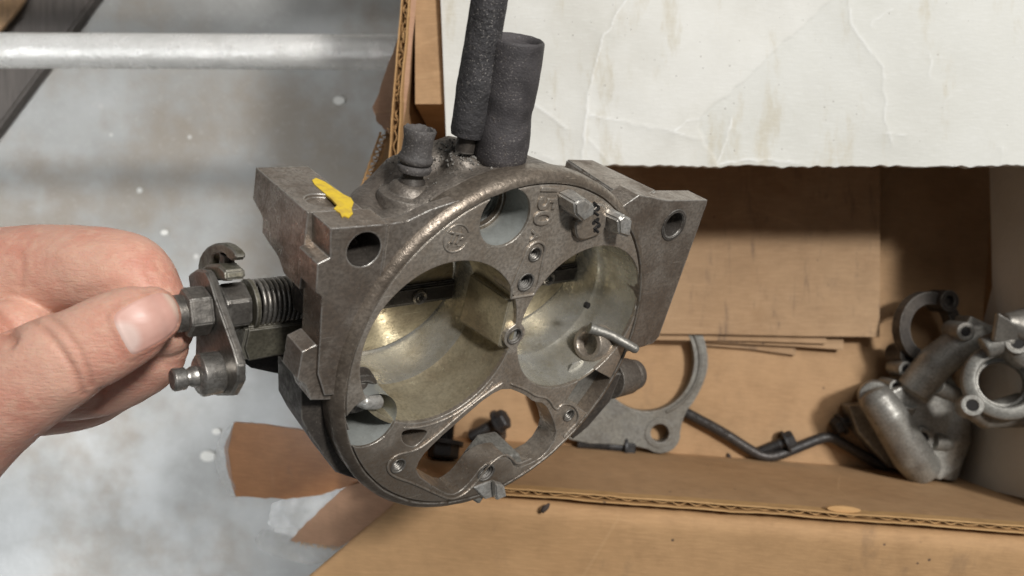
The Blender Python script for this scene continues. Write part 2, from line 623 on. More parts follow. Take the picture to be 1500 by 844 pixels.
def bore_outline(c, r, n=140):
    """circle that is pushed in around the screw bosses of the centre web"""
    bosses = [((0.0010, 0.0065), 0.0043), ((0.0005, 0.0265), 0.0058), ((0.0015, -0.0090), 0.0022)]
    out = []
    for i in range(n):
        a = 2 * math.pi * i / n
        d = Vector((math.cos(a), math.sin(a)))
        rr = r
        for bc, br in bosses:
            e = Vector(bc) - Vector(c)
            tt = e.dot(d)
            q = e.length_squared - tt * tt
            if tt > 0 and q < br * br:
                rr = min(rr, tt - math.sqrt(br * br - q))
        out.append((c[0] + d.x * rr, c[1] + d.y * rr))
    return out


win_px = [(741, 567), (769, 578), (782, 589), (798, 590), (811, 615), (816, 638), (799, 667), (772, 682), (754, 686),
          (746, 670), (728, 672), (706, 683), (692, 702), (676, 719), (661, 726), (640, 716), (607, 693), (616, 670), (640, 645), (680, 610), (715, 580)]
win = uv(win_px)
drop = uv([(587, 634), (597, 629), (622, 629), (627, 634), (616, 648), (605, 656), (590, 649)])
recess = uv([(856, 545), (868, 540), (893, 553), (897, 562), (868, 612), (857, 603), (846, 597), (826, 592)])
cutters = [MB().prism(bore_outline(LC, RB), -0.02, 0.01).mesh('c'), MB().prism(bore_outline(RC, RB - 0.0004), -0.02, 0.01).mesh('c'),
           MB().prism([p[:2] for p in smooth_poly([(*p, 0) for p in win], 1)], -0.02, 0.01).mesh('c'),
           MB().prism([p[:2] for p in smooth_poly([(*p, 0) for p in drop], 2)], -0.0085, 0.01).mesh('c'),
           MB().prism(recess, -0.007, 0.01).mesh('c')]
POCKET = (-0.0136, 0.0500)
cutters.append(MB().prism(circ(POCKET, 0.0095, 48), -0.02, 0.01).mesh('c'))
PLUG = (-0.0505, -0.0150)
cutters.append(MB().prism(circ(PLUG, 0.0094, 48), -0.02, 0.01).mesh('c'))
holes = [((0.0016, 0.0365), 0.0021), ((0.0004, 0.0267), 0.0027), ((0.0009, 0.0065), 0.0025), ((-0.0373, -0.0357), 0.0023),
         ((0.0378, -0.0344), 0.0022), ((0.0021, -0.0506), 0.0030)]
for c, r in holes:
    cutters.append(MB().prism(circ(c, r, 28), -0.02, 0.01).mesh('c'))
face = cut(face, cutters)
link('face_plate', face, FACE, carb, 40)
rim = MB().lathe([(RR - 0.0036, -0.0100), (RR - 0.0008, -0.0100), (RR, -0.0085), (RR, -0.0030), (RR - 0.0004, -0.0016), (RR - 0.0014, -0.0004), (RR - 0.0028, 0.0003), (RR - 0.0033, 0.0002), (RR - 0.0036, -0.0005)],
                 (0, 0, 0), (0, 0, 1), 160, closed=True).mesh('rim')
for v in rim.vertices:
    v.co += Vector((v.co.x, v.co.y, 0)).normalized() * 0.00022 * noise.noise(v.co * 160) + Vector((0, 0, 0.00018 * noise.noise(v.co * 220)))
link('rim', rim, RIMC, carb, 50)

# bores
for c, mt_top, r in ((LC, BRONZE, RB), (RC, BOREW, RB - 0.0004)):
    o = MB().lathe([(r + 0.0015, -0.0012), (r + 0.00005, -0.0010), (r - 0.0001, -0.0030), (r - 0.0003, -0.0170), (r - 0.0008, -0.0200), (r - 0.0016, -0.0218)],
                   (*c, 0), (0, 0, 1), 96).mesh('bore')
    bm = bmesh.new(); bm.from_mesh(o)
    bmesh.ops.delete(bm, geom=[f for f in bm.faces if len(f.verts) > 4], context='FACES')
    bm.to_mesh(o); bm.free()
    bo = link('bore', o, mt_top, carb, 60)
    o = MB().lathe([(r - 0.0016, -0.0217), (r - 0.0021, -0.0245), (r - 0.0021, -0.0560)], (*c, 0), (0, 0, 1), 96).mesh('bore_liner')
    bm = bmesh.new(); bm.from_mesh(o)
    bmesh.ops.delete(bm, geom=[f for f in bm.faces if len(f.verts) > 4], context='FACES')
    bm.to_mesh(o); bm.free()
    link('bore_liner', o, BOREW, bo, 60)
# throttle plates on the shaft
SW, SV = -0.0352, 0.0078
for c, sx in ((LC, 1), (RC, 1)):
    rot = Matrix.Rotation(math.radians(14), 3, 'X')
    m = lambda x, y, z, c=c: tuple(Vector((c[0], SV + 0.0004, SW - 0.0006)) + rot @ Vector((x, y, z)))
    tp = MB().prism(circ((0, 0), 0.0260, 72), -0.0007, 0.0007, (), m).build('throttle_plate', BRONZE, carb, 30)
    MB().box((c[0] + 0.002, SV, SW + 0.0012), (0.0500, 0.0078, 0.0036)).build('shaft_bar', DARKCAST, tp, 30, 0.0012)
    for k in ((-0.0115, 0.0115)):
        sc_ = MB().lathe([(0, 0.0042), (0.0011, 0.0042), (0.0012, 0.0036), (0.0023, 0.0042), (0.0029, 0.0036), (0.0030, 0.0028)], (c[0] + k, SV - 0.0004, SW), (0, 0, 1), 24)
        s = sc_.build('throttle_screw', STEEL, tp, 30)
        star = [(0.00125 * (1 if i % 2 else 0.55) * math.cos(i * math.pi / 6), 0.00125 * (1 if i % 2 else 0.55) * math.sin(i * math.pi / 6)) for i in range(12)]
        mm_ = lambda x, y, z, c=c, k=k: (c[0] + k + x, SV - 0.0004 + y, SW + z)
        MB().prism(star, 0.0040, 0.00436, (), mm_).build('screw_socket', VOID, s, None)

# web wedge seen inside the left bore under the screw boss
def loft(top, zt, bot, zb, name, mat):
    n = len(top)
    MB().add([(*p, zt) for p in top] + [(*p, zb) for p in bot], [list(range(n)), [n + i for i in range(n)][::-1]] + [[(i + 1) % n, i, i + n, (i + 1) % n + n] for i in range(n)]).build(name, mat, carb, 30, 0.0004)


loft([(-0.0036, 0.0022), (0.0008, 0.0000), (0.0008, 0.0210), (-0.0032, 0.0195)], -0.0016, [(-0.0058, 0.0015), (0.0008, -0.0030), (0.0008, 0.0215), (-0.0050, 0.0195)], -0.0220, 'web_wedge', BRONZE)
MB().prism([(0.0014, -0.0010), (0.0036, 0.0020), (0.0036, 0.0150), (0.0014, 0.0170)], -0.0240, -0.0070).build('web_wedge', BOREW, carb, 30, 0.0004)


def open_lathe(prof, org, axis, seg, name, mat, parent, sharp=30):
    me = MB().lathe(prof, org, axis, seg).mesh(name)
    bm = bmesh.new(); bm.from_mesh(me)
    caps = [f for f in bm.faces if len(f.verts) > 4]
    big = [f for f in caps if (max(v.co.z for v in f.verts) > -0.002) or True]
    bmesh.ops.delete(bm, geom=[f for f in big], context='FACES')
    bm.to_mesh(me); bm.free()
    return link(name, me, mat, parent, sharp)


# deep round pocket in the upper face, with a stepped plug seat
pk = open_lathe([(0.0096, -0.0004), (0.00945, -0.0012), (0.00945, -0.0165), (0.0078, -0.0170), (0.0076, -0.0160), (0.0066, -0.0158), (0.0064, -0.0190), (0.0045, -0.0192)],
                (*POCKET, 0), (0, 0, 1), 48, 'plug_pocket', PALE, carb)
MB().lathe([(0.0046, -0.0205), (0.0046, -0.0180), (0.0040, -0.0165), (0.0022, -0.0160), (0.0015, -0.0180), (0, -0.0182)], (*POCKET, 0), (0, 0, 1), 32).build('plug', STEEL, pk)
MB().lathe([(0.0096, -0.0125), (0.0080, -0.0122), (0.0076, -0.0142), (0.0096, -0.0144)], (*POCKET, 0), (0, 0, 1), 48, closed=True).build('plug_seal', RIMC, pk)
# lower left pocket with a domed shiny lead plug
pk = open_lathe([(0.0095, -0.0004), (0.00935, -0.0012), (0.0093, -0.0170), (0.0001, -0.0175)], (*PLUG, 0), (0, 0, 1), 48, 'idle_pocket', PALE, carb)
MB().lathe([(0.0085, -0.012), (0.0082, -0.0085), (0.0068, -0.0072), (0.0056, -0.0078), (0.0050, -0.0055), (0.0035, -0.0042), (0, -0.0040)], (PLUG[0] - 0.0012, PLUG[1] + 0.0030, 0), (0.1, -0.25, 1), 32).build('dome_plug', DARKCAST, pk)
dome = MB()
dp = B(541, 592, -0.001)
dome.tube([dp + Vector((-0.0042, 0.0008, -0.003)), dp + Vector((-0.0015, 0.0012, 0.0002)), dp + Vector((0.0024, 0.0005, 0.0003)), dp + Vector((0.0044, -0.0006, -0.0028))], [0.0016, 0.0023, 0.0025, 0.0012], 14)
link('solder_blob', melt(dome, 0.00035, 4), BRIGHT, pk, 60)

# threaded holes, some in darker metal, black at the bottom, as painted shade
for (c, r), deep in zip(holes, (0.011, 0.012, 0.012, 0.011, 0.010, 0.010)):
    prof = [(r * 1.22, 0.00025), (r * 1.22, 0.0005), (r * 1.0, 0.0004)]
    z = -0.0004
    while z > -deep:
        prof += [(r * 0.96, z), (r * 0.78, z - 0.00035), (r * 0.96, z - 0.0007)]
        z -= 0.0008
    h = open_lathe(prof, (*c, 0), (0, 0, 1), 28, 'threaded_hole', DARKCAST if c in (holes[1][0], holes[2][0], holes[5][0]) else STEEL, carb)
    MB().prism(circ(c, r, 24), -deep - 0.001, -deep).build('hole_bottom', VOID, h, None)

# raised ribs on the face: slot boss round the upper screws and bowl window rail
slot = [(0.0016 + 0.0040 * math.cos(a), 0.0368 + 0.0040 * math.sin(a)) for a in np.linspace(-0.1, math.pi + 0.1, 16)] + [(-0.0052, 0.0255), (-0.0044, 0.0215), (0.0050, 0.0215), (0.0060, 0.0260)]
MB().tube([(x, y, 0.0001) for x, y in slot], 0.00055, 8, True).build('slot_rib', FACE, carb)
railp = [(736, 561), (700, 585), (662, 618), (626, 650), (604, 662), (588, 664), (572, 672), (566, 686), (575, 698), (606, 708), (640, 724), (662, 733), (684, 722),
         (703, 700), (716, 681), (738, 664), (751, 672), (757, 681), (778, 672)]
rl = smooth_poly([B(x, y, 0.0002) for x, y in railp], 2, False)
MB().tube(rl, 0.00045, 8).build('window_rail', FACE, carb)
rl = smooth_poly([B(x, y, 0.0002) for x, y in [(748, 562), (772, 571), (786, 581), (803, 582), (815, 603), (822, 592), (838, 592), (848, 604), (846, 619), (836, 628), (826, 640)]], 2, False)
MB().tube(rl, 0.00045, 8).build('window_rail', FACE, carb)
# gasket edge of the left bore's lower lip
rl = [(LC[0] + 0.0305 * math.cos(a), LC[1] + 0.0305 * math.sin(a), 0.0) for a in np.linspace(math.radians(-108), math.radians(-38), 40)]
MB().tube(rl, 0.0004, 8).build('bore_lip', FACE, carb)
# wall with a bent web standing in the bowl window
q = [B(x, y, -0.0095) for x, y in [(672, 712), (700, 672), (716, 652), (742, 647), (748, 664), (722, 672), (704, 690), (684, 720)]]
MB().prism([p[:2] for p in q], -0.017, -0.0012).build('bowl_web', GREYCAST, carb, 30, 0.0005)
# bowl floor pieces below the window
q = uv([(820, 590), (846, 640), (800, 700), (660, 760), (560, 730), (598, 690), (660, 730), (752, 694), (802, 668), (815, 632), (808, 605)])

# lower brown band round the bottom of the rim
# ---- mounting lugs
lug_top = 0.0510
# left lug, front plate
ol = [(-0.0710, 0.0501), (-0.0700, 0.0415), (-0.0735, 0.0400), (-0.0730, 0.0315), (-0.0710, 0.0300), (-0.0695, 0.0050), (-0.0665, -0.0030), (-0.0600, -0.0040),
      (-0.0450, 0.0150), (-0.0380, 0.0450), (-0.0300, 0.0560), (-0.0400, 0.0535), (-0.0470, 0.0510)]
LH = (-0.0600, 0.0430)
olA = ol[:8] + [(-0.0530, 0.0050), (-0.0530, 0.0501)]
olB = [(-0.0535, 0.0060), (-0.0450, 0.0150), (-0.0380, 0.0450), (-0.0300, 0.0560), (-0.0400, 0.0535), (-0.0470, 0.0506), (-0.0535, 0.0500)]
mA = cut(MB().prism(olA, -0.0130, -0.0018).mesh('lug'), [MB().prism(circ(LH, 0.0052, 40), -0.10, 0.02).mesh('c'), MB().prism(circ(LC, RB + 0.0008, 72), -0.1, 0.02).mesh('c')])
mB = cut(MB().prism(olB, -0.0060, -0.0019).mesh('lug'), [MB().prism(circ(LH, 0.0052, 40), -0.10, 0.02).mesh('c'), MB().prism(circ(LC, RB + 0.0008, 72), -0.1, 0.02).mesh('c')])
bm = bmesh.new(); bm.from_mesh(mA); bm.from_mesh(mB)
me = bpy.data.meshes.new('lug'); bm.to_mesh(me); bm.free()
lug = link('mounting_lug', me, CAST, carb, 35)
# deep block behind the left lug: side profile (w, v) swept along u
prof = [(-0.0480, 0.0502), (-0.0485, 0.0400), (-0.0405, 0.0372), (-0.0400, 0.0325), (-0.0275, 0.0300), (-0.0235, 0.0270), (-0.0128, 0.0270), (-0.0128, 0.0502)]
blk = MB().prism(prof, -0.0722, -0.0555, (), lambda x, y, z: (z, y, x)).mesh('block')
blk = cut(blk, [MB().prism(circ((-0.0638, -0.0205), 0.0052, 36), 0.0490, 0.06, (), lambda x, y, z: (x, z, y)).mesh('c'),
                MB().prism(circ(LH, 0.0052, 40), -0.04, 0.02).mesh('c')])
lb = link('lug_block', blk, CAST, lug, 35)
MB().prism([(-0.0300, 0.0270), (-0.0290, 0.0175), (-0.0200, 0.0160), (-0.0128, 0.0180), (-0.0128, 0.0275)], -0.0640, -0.0480, (), lambda x, y, z: (z, y, x)).build('lug_rib', DARKCAST, lug, 30)
# inside of the bolt hole: dark metal standing in for its shade
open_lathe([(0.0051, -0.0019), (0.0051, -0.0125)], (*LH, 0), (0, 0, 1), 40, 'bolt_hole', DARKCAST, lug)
# yellow paint dab
yp = [A(x, y, 1, 0.0503)[:] for x, y in [(457, 264), (463, 261), (477, 267), (491, 277), (503, 285), (514, 290), (518, 297), (515, 306), (517, 313), (511, 319), (504, 316), (501, 319), (498, 312), (493, 309), (489, 306), (494, 301), (486, 292), (473, 281), (461, 271)]]
MB().prism([(p[0], p[2]) for p in yp], 0.0498, 0.05038, (), lambda x, y, z: (x, z, y)).build('paint_mark', YELLOW, lb, 30)
# shoulder between left block and ring
sh = MB()
sh.tube([(-0.050, 0.0440, -0.012), (-0.046, 0.0475, -0.028), (-0.045, 0.045, -0.040)], [0.008, 0.009, 0.008], 16)
sh.tube([(-0.056, 0.0420, -0.020), (-0.030, 0.052, -0.014)], [0.008, 0.010], 16)
# small boss below the left lug
MB().prism([A(x, y, 2, -0.006)[:2] for x, y in [(436, 508), (456, 498), (505, 512), (515, 577), (448, 578), (441, 556), (429, 548)]], -0.013, -0.0030).build('lug_boss', CAST, lug, 30)
# right lug
ol = [(0.0450, 0.0540), (0.0610, 0.0512), (0.0835, 0.0502), (0.0838, 0.0480), (0.0795, -0.0080), (0.0770, -0.0105), (0.0600, -0.0120), (0.0540, 0.0100), (0.0480, 0.0360), (0.0380, 0.0500)]
RH = (0.0682, 0.0413)
me = MB().prism(ol, -0.0110, -0.0012).mesh('lug')
me = cut(me, [MB().prism(circ(RH, 0.0047, 40), -0.10, 0.02).mesh('c'), MB().prism(circ(RC, RB + 0.0008, 72), -0.1, 0.02).mesh('c')])
lug2 = link('mounting_lug', me, CAST, carb, 35)
open_lathe([(0.0062, -0.00105), (0.0062, -0.0008), (0.0050, -0.0008), (0.0046, -0.0016), (0.0046, -0.0108)], (*RH, 0), (0, 0, 1), 40, 'bolt_hole', DARKCAST, lug2)
# long top flange running back behind the right lug
tf = [(-0.0108, 0.0535), (-0.0450, 0.0535), (-0.0450, 0.0400), (-0.0108, 0.0400)]
q = [A(x, y, 1, 0.0520) for x, y in [(829, 233), (868, 234), (962, 279), (945, 289), (905, 283)]]
MB().prism([(p.x, p.z) for p in q], 0.0360, 0.0520, (), lambda x, y, z: (x, z, y)).build('top_flange', CAST, lug2, 35, 0.0006)

# ---- body behind the face: one continuous casting
body = MB()
body.lathe([(0.052, -0.050), (0.056, -0.030), (0.0600, -0.0085)], (0.0, 0.004, 0), (0, 0, 1), 64)
body.tube([(-0.0420, 0.039, -0.032), (-0.028, 0.0480, -0.035), (-0.013, 0.0545, -0.033), (0.004, 0.0530, -0.024), (0.02, 0.051, -0.014)], [0.008, 0.010, 0.010, 0.010, 0.008], 20)
body.tube([(-0.0165, 0.050, -0.0215), (-0.0175, 0.0630, -0.0205)], [0.0075, 0.0048], 16)
body.tube([(-0.050, 0.0400, -0.012), (-0.040, 0.0440, -0.014), (-0.022, 0.054, -0.013)], [0.0070, 0.0065, 0.0065], 16)
body.tube([(-0.0545, 0.041, -0.016), (-0.046, 0.042, -0.026), (-0.040, 0.042, -0.034)], [0.007, 0.0075, 0.007], 16)
body.tube([(-0.008, 0.0555, -0.0135), (-0.012, 0.0550, -0.028)], [0.0085, 0.009], 16)
bme = melt(body, 0.0011, 5)
bme = cut(bme, [MB().prism(circ(LC, RB + 0.0006, 72), -0.1, 0.02).mesh('c'), MB().prism(circ(RC, RB + 0.0006, 72), -0.1, 0.02).mesh('c'),
                MB().prism([p[:2] for p in smooth_poly([(*p, 0) for p in [(-0.002, -0.0130), (0.016, -0.0165), (0.030, -0.0215), (0.045, -0.0200), (0.12, -0.040), (0.09, -0.12), (0.00, -0.12), (-0.020, -0.053), (-0.036, -0.042), (-0.032, -0.030)]], 0)], -0.1, 0.0200).mesh('c'),
                MB().prism(circ(POCKET, 0.0099, 40), -0.0225, 0.02).mesh('c'), MB().prism(circ(PLUG, 0.0098, 40), -0.018, 0.02).mesh('c')])
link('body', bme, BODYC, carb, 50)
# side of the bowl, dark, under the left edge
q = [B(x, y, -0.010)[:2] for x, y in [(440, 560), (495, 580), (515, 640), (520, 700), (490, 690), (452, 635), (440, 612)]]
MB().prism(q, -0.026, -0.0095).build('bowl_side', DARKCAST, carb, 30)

# fuel inlet with rubber cap
ax = Vector((0, 1, 0))
inlet = Vector((-0.0355, 0.0, -0.0200))
P = lambda h: tuple(inlet + ax * h)
MB().lathe([(0.0104, -0.0160), (0.0100, -0.0020), (0.0094, -0.0006), (0.0070, 0.0002), (0.0066, 0.0012), (0.0058, 0.0022), (0.0046, 0.0030)], P(0.0518), ax, 40).build('inlet_boss', BODYC, carb, 40)
MB().lathe([(0.0042, 0), (0.0040, 0.0012), (0.0032, 0.0022), (0.0030, 0.0070), (0, 0.0072)], P(0.0542), ax, 24).build('inlet_nipple', DARKCAST, carb)
cp = MB().lathe([(0.0038, 0.0), (0.0056, 0.0002), (0.0060, 0.0014), (0.0057, 0.0026), (0.0050, 0.0030), (0.0059, 0.0036), (0.0061, 0.0048), (0.0056, 0.0058), (0.0051, 0.0065),
                 (0.0050, 0.0115), (0.0056, 0.0145), (0.0053, 0.0150), (0.0043, 0.0149), (0.0038, 0.0138), (0, 0.0136)], P(0.0), ax, 36).mesh('cap')
for v in cp.vertices:
    v.co = inlet + (v.co - inlet) * 0.88
    v.co.y += 0.0582
    if (v.co.y > 0.0690):
        v.co.y += 0.0005 * noise.noise(v.co * 900)
link('rubber_cap', cp, RUBBER2, carb, 50)

# vacuum hoses: worn black rubber, hollow at the cut end
def hose(p0, p1, r, wob, name, mat=RUBBER, bulge=None):
    prof = []
    L = (p1 - p0).length
    n = 26
    for i in range(n + 1):
        h = L * i / n
        rr = r * (1 + wob * noise.noise(Vector((h * 60, r * 900, 3))))
        if bulge:
            rr *= 1 + bulge[1] * math.exp(-((h / L - bulge[0]) / 0.10) ** 2)
        prof.append((rr, h))
    prof += [(r * 0.97, L + 0.0006), (r * 0.93, L + 0.0008), (r * 0.80, L + 0.0002), (r * 0.76, L - 0.0012), (0, L - 0.0014)]
    me = MB().lathe([(0, 0.0), (r * 0.92, 0.0)] + prof[1:], p0, p1 - p0, 40).mesh(name)
    for v in me.vertices:
        v.co += Vector((noise.noise(v.co * 420), noise.noise(v.co * 420 + Vector((9, 0, 0))), noise.noise(v.co * 420 + Vector((0, 9, 0))))) * 0.00014
    return link(name, me, mat, carb, 50)


wH = -0.0160
p0 = B(731, 236, wH); p1 = B(757, 60, wH)
hose(p0, p1, 0.0084, 0.04, 'vacuum_hose', RUBBER3, (0.40, -0.07))
p0 = B(684, 198, -0.0200); p1 = B(722, -30, -0.0200)
hose(p0, p1, 0.0053, 0.05, 'vacuum_hose', RUBBER, (0.35, 0.04))
MB().cyl(B(680, 222, -0.020), B(686, 190, -0.020), 0.0030, 20).build('hose_nipple', DARKCAST, carb)

# ---- two shiny bent tabs, vent boss and clip on the face
def tab(base, h, lean, name, mat):
    b = [B(x, y, 0.0) for x, y in base]
    c = sum((p for p in b), Vector()) / len(b)
    vs = [p + Vector((0, 0, -0.0005)) for p in b] + [c + (p - c) * 0.86 + Vector((lean[0], lean[1], h)) for p in b]
    n = len(b)
    mb = MB().add(vs, [list(range(n))[::-1], [n + i for i in range(n)]] + [[i, (i + 1) % n, (i + 1) % n + n, i + n] for i in range(n)])
    return mb.build(name, mat, carb, 35, 0.0007, 3)


tab([(816, 282), (834, 275), (852, 287), (850, 304), (832, 315), (818, 302)], 0.0070, (0.0008, -0.0004), 'bent_tab', BRIGHT)
tab([(882, 312), (892, 303), (907, 311), (903, 342), (884, 336)], 0.0068, (0.0006, 0.0004), 'bent_tab', BRIGHT)
ub = uv([(836, 322), (848, 316), (862, 306), (868, 296), (878, 295), (884, 305), (880, 336), (866, 343), (848, 349), (838, 344)])
vb = MB().prism([p[:2] for p in smooth_poly([(*p, 0) for p in ub], 1)], -0.001, 0.0022).build('vent_boss', FACE, carb, 35, 0.0004)
for (x, y) in [(871, 301), (876, 306), (870, 311), (875, 322), (870, 326), (877, 331), (872, 337)]:
    c = B(x, y, 0.0022)
    MB().prism(circ((c.x, c.y), 0.00085, 12), 0.0018, 0.00235).build('vent_slot', VOID, vb, None)
for a in ([(870, 297), (877, 303), (869, 310), (876, 315)], [(870, 322), (877, 327), (870, 334), (876, 340)]):
    MB().tube([B(x, y, 0.0021) for x, y in a], 0.00055, 6).build('vent_slot', VOID, vb, None)
c0, c1 = B(712, 716, 0.0), B(730, 727, 0.0)
cl = MB().prism(uv([(695, 716), (712, 709), (724, 705), (738, 712), (740, 724), (712, 733)], 0.001), -0.0045, 0.0006).build('clip', BRIGHT, carb, 35, 0.0003)
MB().prism(uv([(720, 703), (734, 707), (737, 722), (722, 728)], 0.001), 0.0005, 0.0034).build('clip_tongue', BRIGHT, cl, 35, 0.0004)

# ---- discharge nozzle and pin in the right bore
nz = MB().lathe([(0.0074, 0), (0.0072, 0.012), (0.0064, 0.0136), (0.0048, 0.0138), (0.0042, 0.0130), (0.0038, 0.0070), (0, 0.0068)], (0.0600, -0.0120, -0.0095), (-1, 0.22, 0.10), 40).build('nozzle_boss', FACE, carb, 40)
MB().tube([(0.0455, -0.0020, -0.0080), (0.0535, -0.0040, -0.003), (0.0585, -0.0060, 0.0055), (0.0592, -0.0064, 0.0062)], [0.0021, 0.0019, 0.0018, 0.0012], 16).build('nozzle_pin', GREYCAST, carb, 60)
MB().cyl((0.0445, 0.0060, -0.012), (0.0447, 0.0062, -0.0105), 0.0012, 12).build('bleed_hole', VOID, carb)
# pump boss beyond the rim at the lower right
pb = MB().lathe([(0.0084, 0), (0.0080, 0.012), (0.0068, 0.0140), (0.0072, 0.0150), (0.0066, 0.0180), (0.0045, 0.0192), (0, 0.0194)], B(892, 556, -0.020), (1, -0.10, -0.06), 36).build('pump_boss', BODYC, carb, 45)
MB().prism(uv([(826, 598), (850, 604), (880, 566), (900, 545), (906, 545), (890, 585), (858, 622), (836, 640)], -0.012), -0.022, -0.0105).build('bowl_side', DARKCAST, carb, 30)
MB().prism([(p[0], p[1]) for p in recess], -0.0068, -0.0064).build('recess_floor', GREYCAST, carb, None)

# ---- cast marks on the face
def text(s, c, size, ang, mat, name, h=0.0003, parent=carb, base=0.0001):
    cu = bpy.data.curves.new(name, 'FONT')
    cu.body = s
    cu.size = size
    cu.align_x = 'CENTER'
    cu.align_y = 'CENTER'
    cu.extrude = h
    cu.bevel_depth = 0.00022
    cu.resolution_u = 4
    o = bpy.data.objects.new(name, cu)
    COL.objects.link(o)
    bpy.context.view_layer.update()
    me = bpy.data.meshes.new_from_object(o)
    bpy.data.objects.remove(o)
    me.transform(Matrix.Translation((c[0], c[1], base)) @ Matrix.Rotation(ang, 4, 'Z'))
    me.materials.clear()
    return link(name, me, mat, parent, 35)


d = (B(788, 335) - B(802, 285))
ang = math.atan2(d.y, d.x)
for ch, x, y, s in (('1', 803, 277, 0.0100), ('5', 799, 298, 0.0105), ('0', 793, 319, 0.0105), ('A', 783, 345, 0.0050)):
    text(ch, B(x, y)[:2], s, ang, FACE, 'cast_numeral')
lc = B(668, 349)
lg = MB().tube([(lc.x + 0.0044 * math.cos(a), lc.y + 0.0044 * math.sin(a), 0.0001) for a in np.linspace(0.4, 5.9, 30)], 0.0003, 6).build('cast_emblem', FACE, carb)
text('TP', (lc.x, lc.y), 0.0045, ang + 1.4, FACE, 'emblem_letters', 0.0003, lg)
for k in range(4):
    a = 0.7 + k * 1.45
    MB().tube([(lc.x + 0.0025 * math.cos(a), lc.y + 0.0025 * math.sin(a), 0.0001), (lc.x + 0.0036 * math.cos(a + 0.4), lc.y + 0.0036 * math.sin(a + 0.4), 0.0001)], 0.00028, 6).build('emblem_stroke', FACE, lg)

# gritty crust round the hose roots and on the body's shoulder
gr = MB()
for i in range(420):
    if i < 260:
        x, y = random.gauss(695, 30), random.gauss(222, 12)
    else:
        x, y = random.uniform(560, 700), random.uniform(225, 300)
    hit = None
    o_ = MLOC @ (-CC); d_ = (MLOC @ ray(x, y)).normalized()
    if i == 0:
        gbv = BVHTree.FromPolygons([v.co.copy() for v in bme.vertices], [list(p.vertices) for p in bme.polygons])
    h_ = gbv.ray_cast(o_, d_)
    if h_[0] is None:
        continue
    s_ = random.uniform(0.00018, 0.0006) * (1.3 if i < 260 else 0.7)
    c_ = h_[0] + h_[1] * s_ * 0.2
    ico = [Vector(p) for p in ((1, 0, 0), (-1, 0, 0), (0, 1, 0), (0, -1, 0), (0, 0, 1), (0, 0, -1))]
    gr.add([c_ + p * s_ * random.uniform(0.6, 1.3) for p in ico], [[0, 2, 4], [2, 1, 4], [1, 3, 4], [3, 0, 4], [2, 0, 5], [1, 2, 5], [3, 1, 5], [0, 3, 5]])
gr = gr.build('grit', DARKCAST, carb, 60)
gr['kind'] = 'stuff'
STUD = metal('steel_stud', (0.42, 0.40, 0.37), (0.33, 0.31, 0.28), (0.15, 0.12, 0.09), 0.4, 0.33, 0.8, 0.0001, 0.0004, 0.5, dust=0.3)
# ---- throttle lever group on the shaft (axis along -u)
SY, SZ = 0.0085, -0.0400
AX = Vector((-1, 0, 0))
O = lambda u, dv=0, dw=0: (u, SY + dv, SZ + dw)
MB().cyl(O(-0.030), O(-0.1010), 0.0033, 24).build('throttle_shaft', STEEL, carb)
# return spring
n = 12 * 26
MB().tube([(-0.0545 - 0.0190 * i / n, SY + 0.0071 * math.cos(2 * math.pi * i / 26), SZ + 0.0071 * math.sin(2 * math.pi * i / 26)) for i in range(n + 1)], 0.00070, 8).build('return_spring', STUD, carb, 60)
MB().cyl(O(-0.0540), O(-0.0745), 0.0044, 24).build('spring_sleeve', DARKCAST, carb)
MB().lathe([(0.0080, 0), (0.0080, 0.0014), (0.005, 0.0016)], O(-0.0738), AX, 32).build('spring_collar', OLIVE, carb)
# hex spacer, lever plate, hex nut, stem
hexa = math.radians(10)
MB().lathe([(0.0066, 0), (0.0078, 0.0008), (0.0078, 0.0078), (0.0070, 0.0086)], O(-0.0757), AX, 6, hexa).build('hex_spacer', STEEL, carb, 25, 0.0005)
LU = -0.0862
lp = [A(x, y, 0, LU) for x, y in [(281, 402), (293, 394), (306, 396), (313, 410), (321, 437), (335, 476), (348, 512), (354, 534), (354, 560), (344, 579), (322, 579), (297, 571), (290, 545), (292, 505), (292, 470), (284, 430)]]
lp2 = [(p.y, p.z) for p in lp]
lever = MB().prism(lp2, LU - 0.0012, LU + 0.0014, (), lambda x, y, z: (z, x, y)).build('throttle_lever', STEEL, carb, 35, 0.0005)
MB().lathe([(0.0068, 0), (0.0076, 0.0006), (0.0076, 0.0066), (0.0066, 0.0074), (0.0040, 0.0076)], O(-0.0874), AX, 6, hexa + 0.3).build('hex_nut', STEEL, carb, 25, 0.0004)
MB().lathe([(0.0056, 0), (0.0056, 0.0025), (0.0040, 0.0032), (0.0038, 0.0120), (0.0030, 0.0128)], O(-0.0946), AX, 28).build('shaft_end', STEEL, carb, 35)
# ball stud on the lever
bs = A(322, 545, 0, LU - 0.0012)
MB().lathe([(0.0062, 0), (0.0064, 0.0006), (0.0064, 0.0058), (0.0052, 0.0068), (0.0032, 0.0070), (0.0030, 0.0086), (0.0026, 0.0090), (0.0025, 0.0100), (0.0033, 0.0104), (0.0034, 0.0134), (0.0029, 0.0140), (0, 0.0141)], bs, AX, 36).build('ball_stud', STUD, carb, 40)
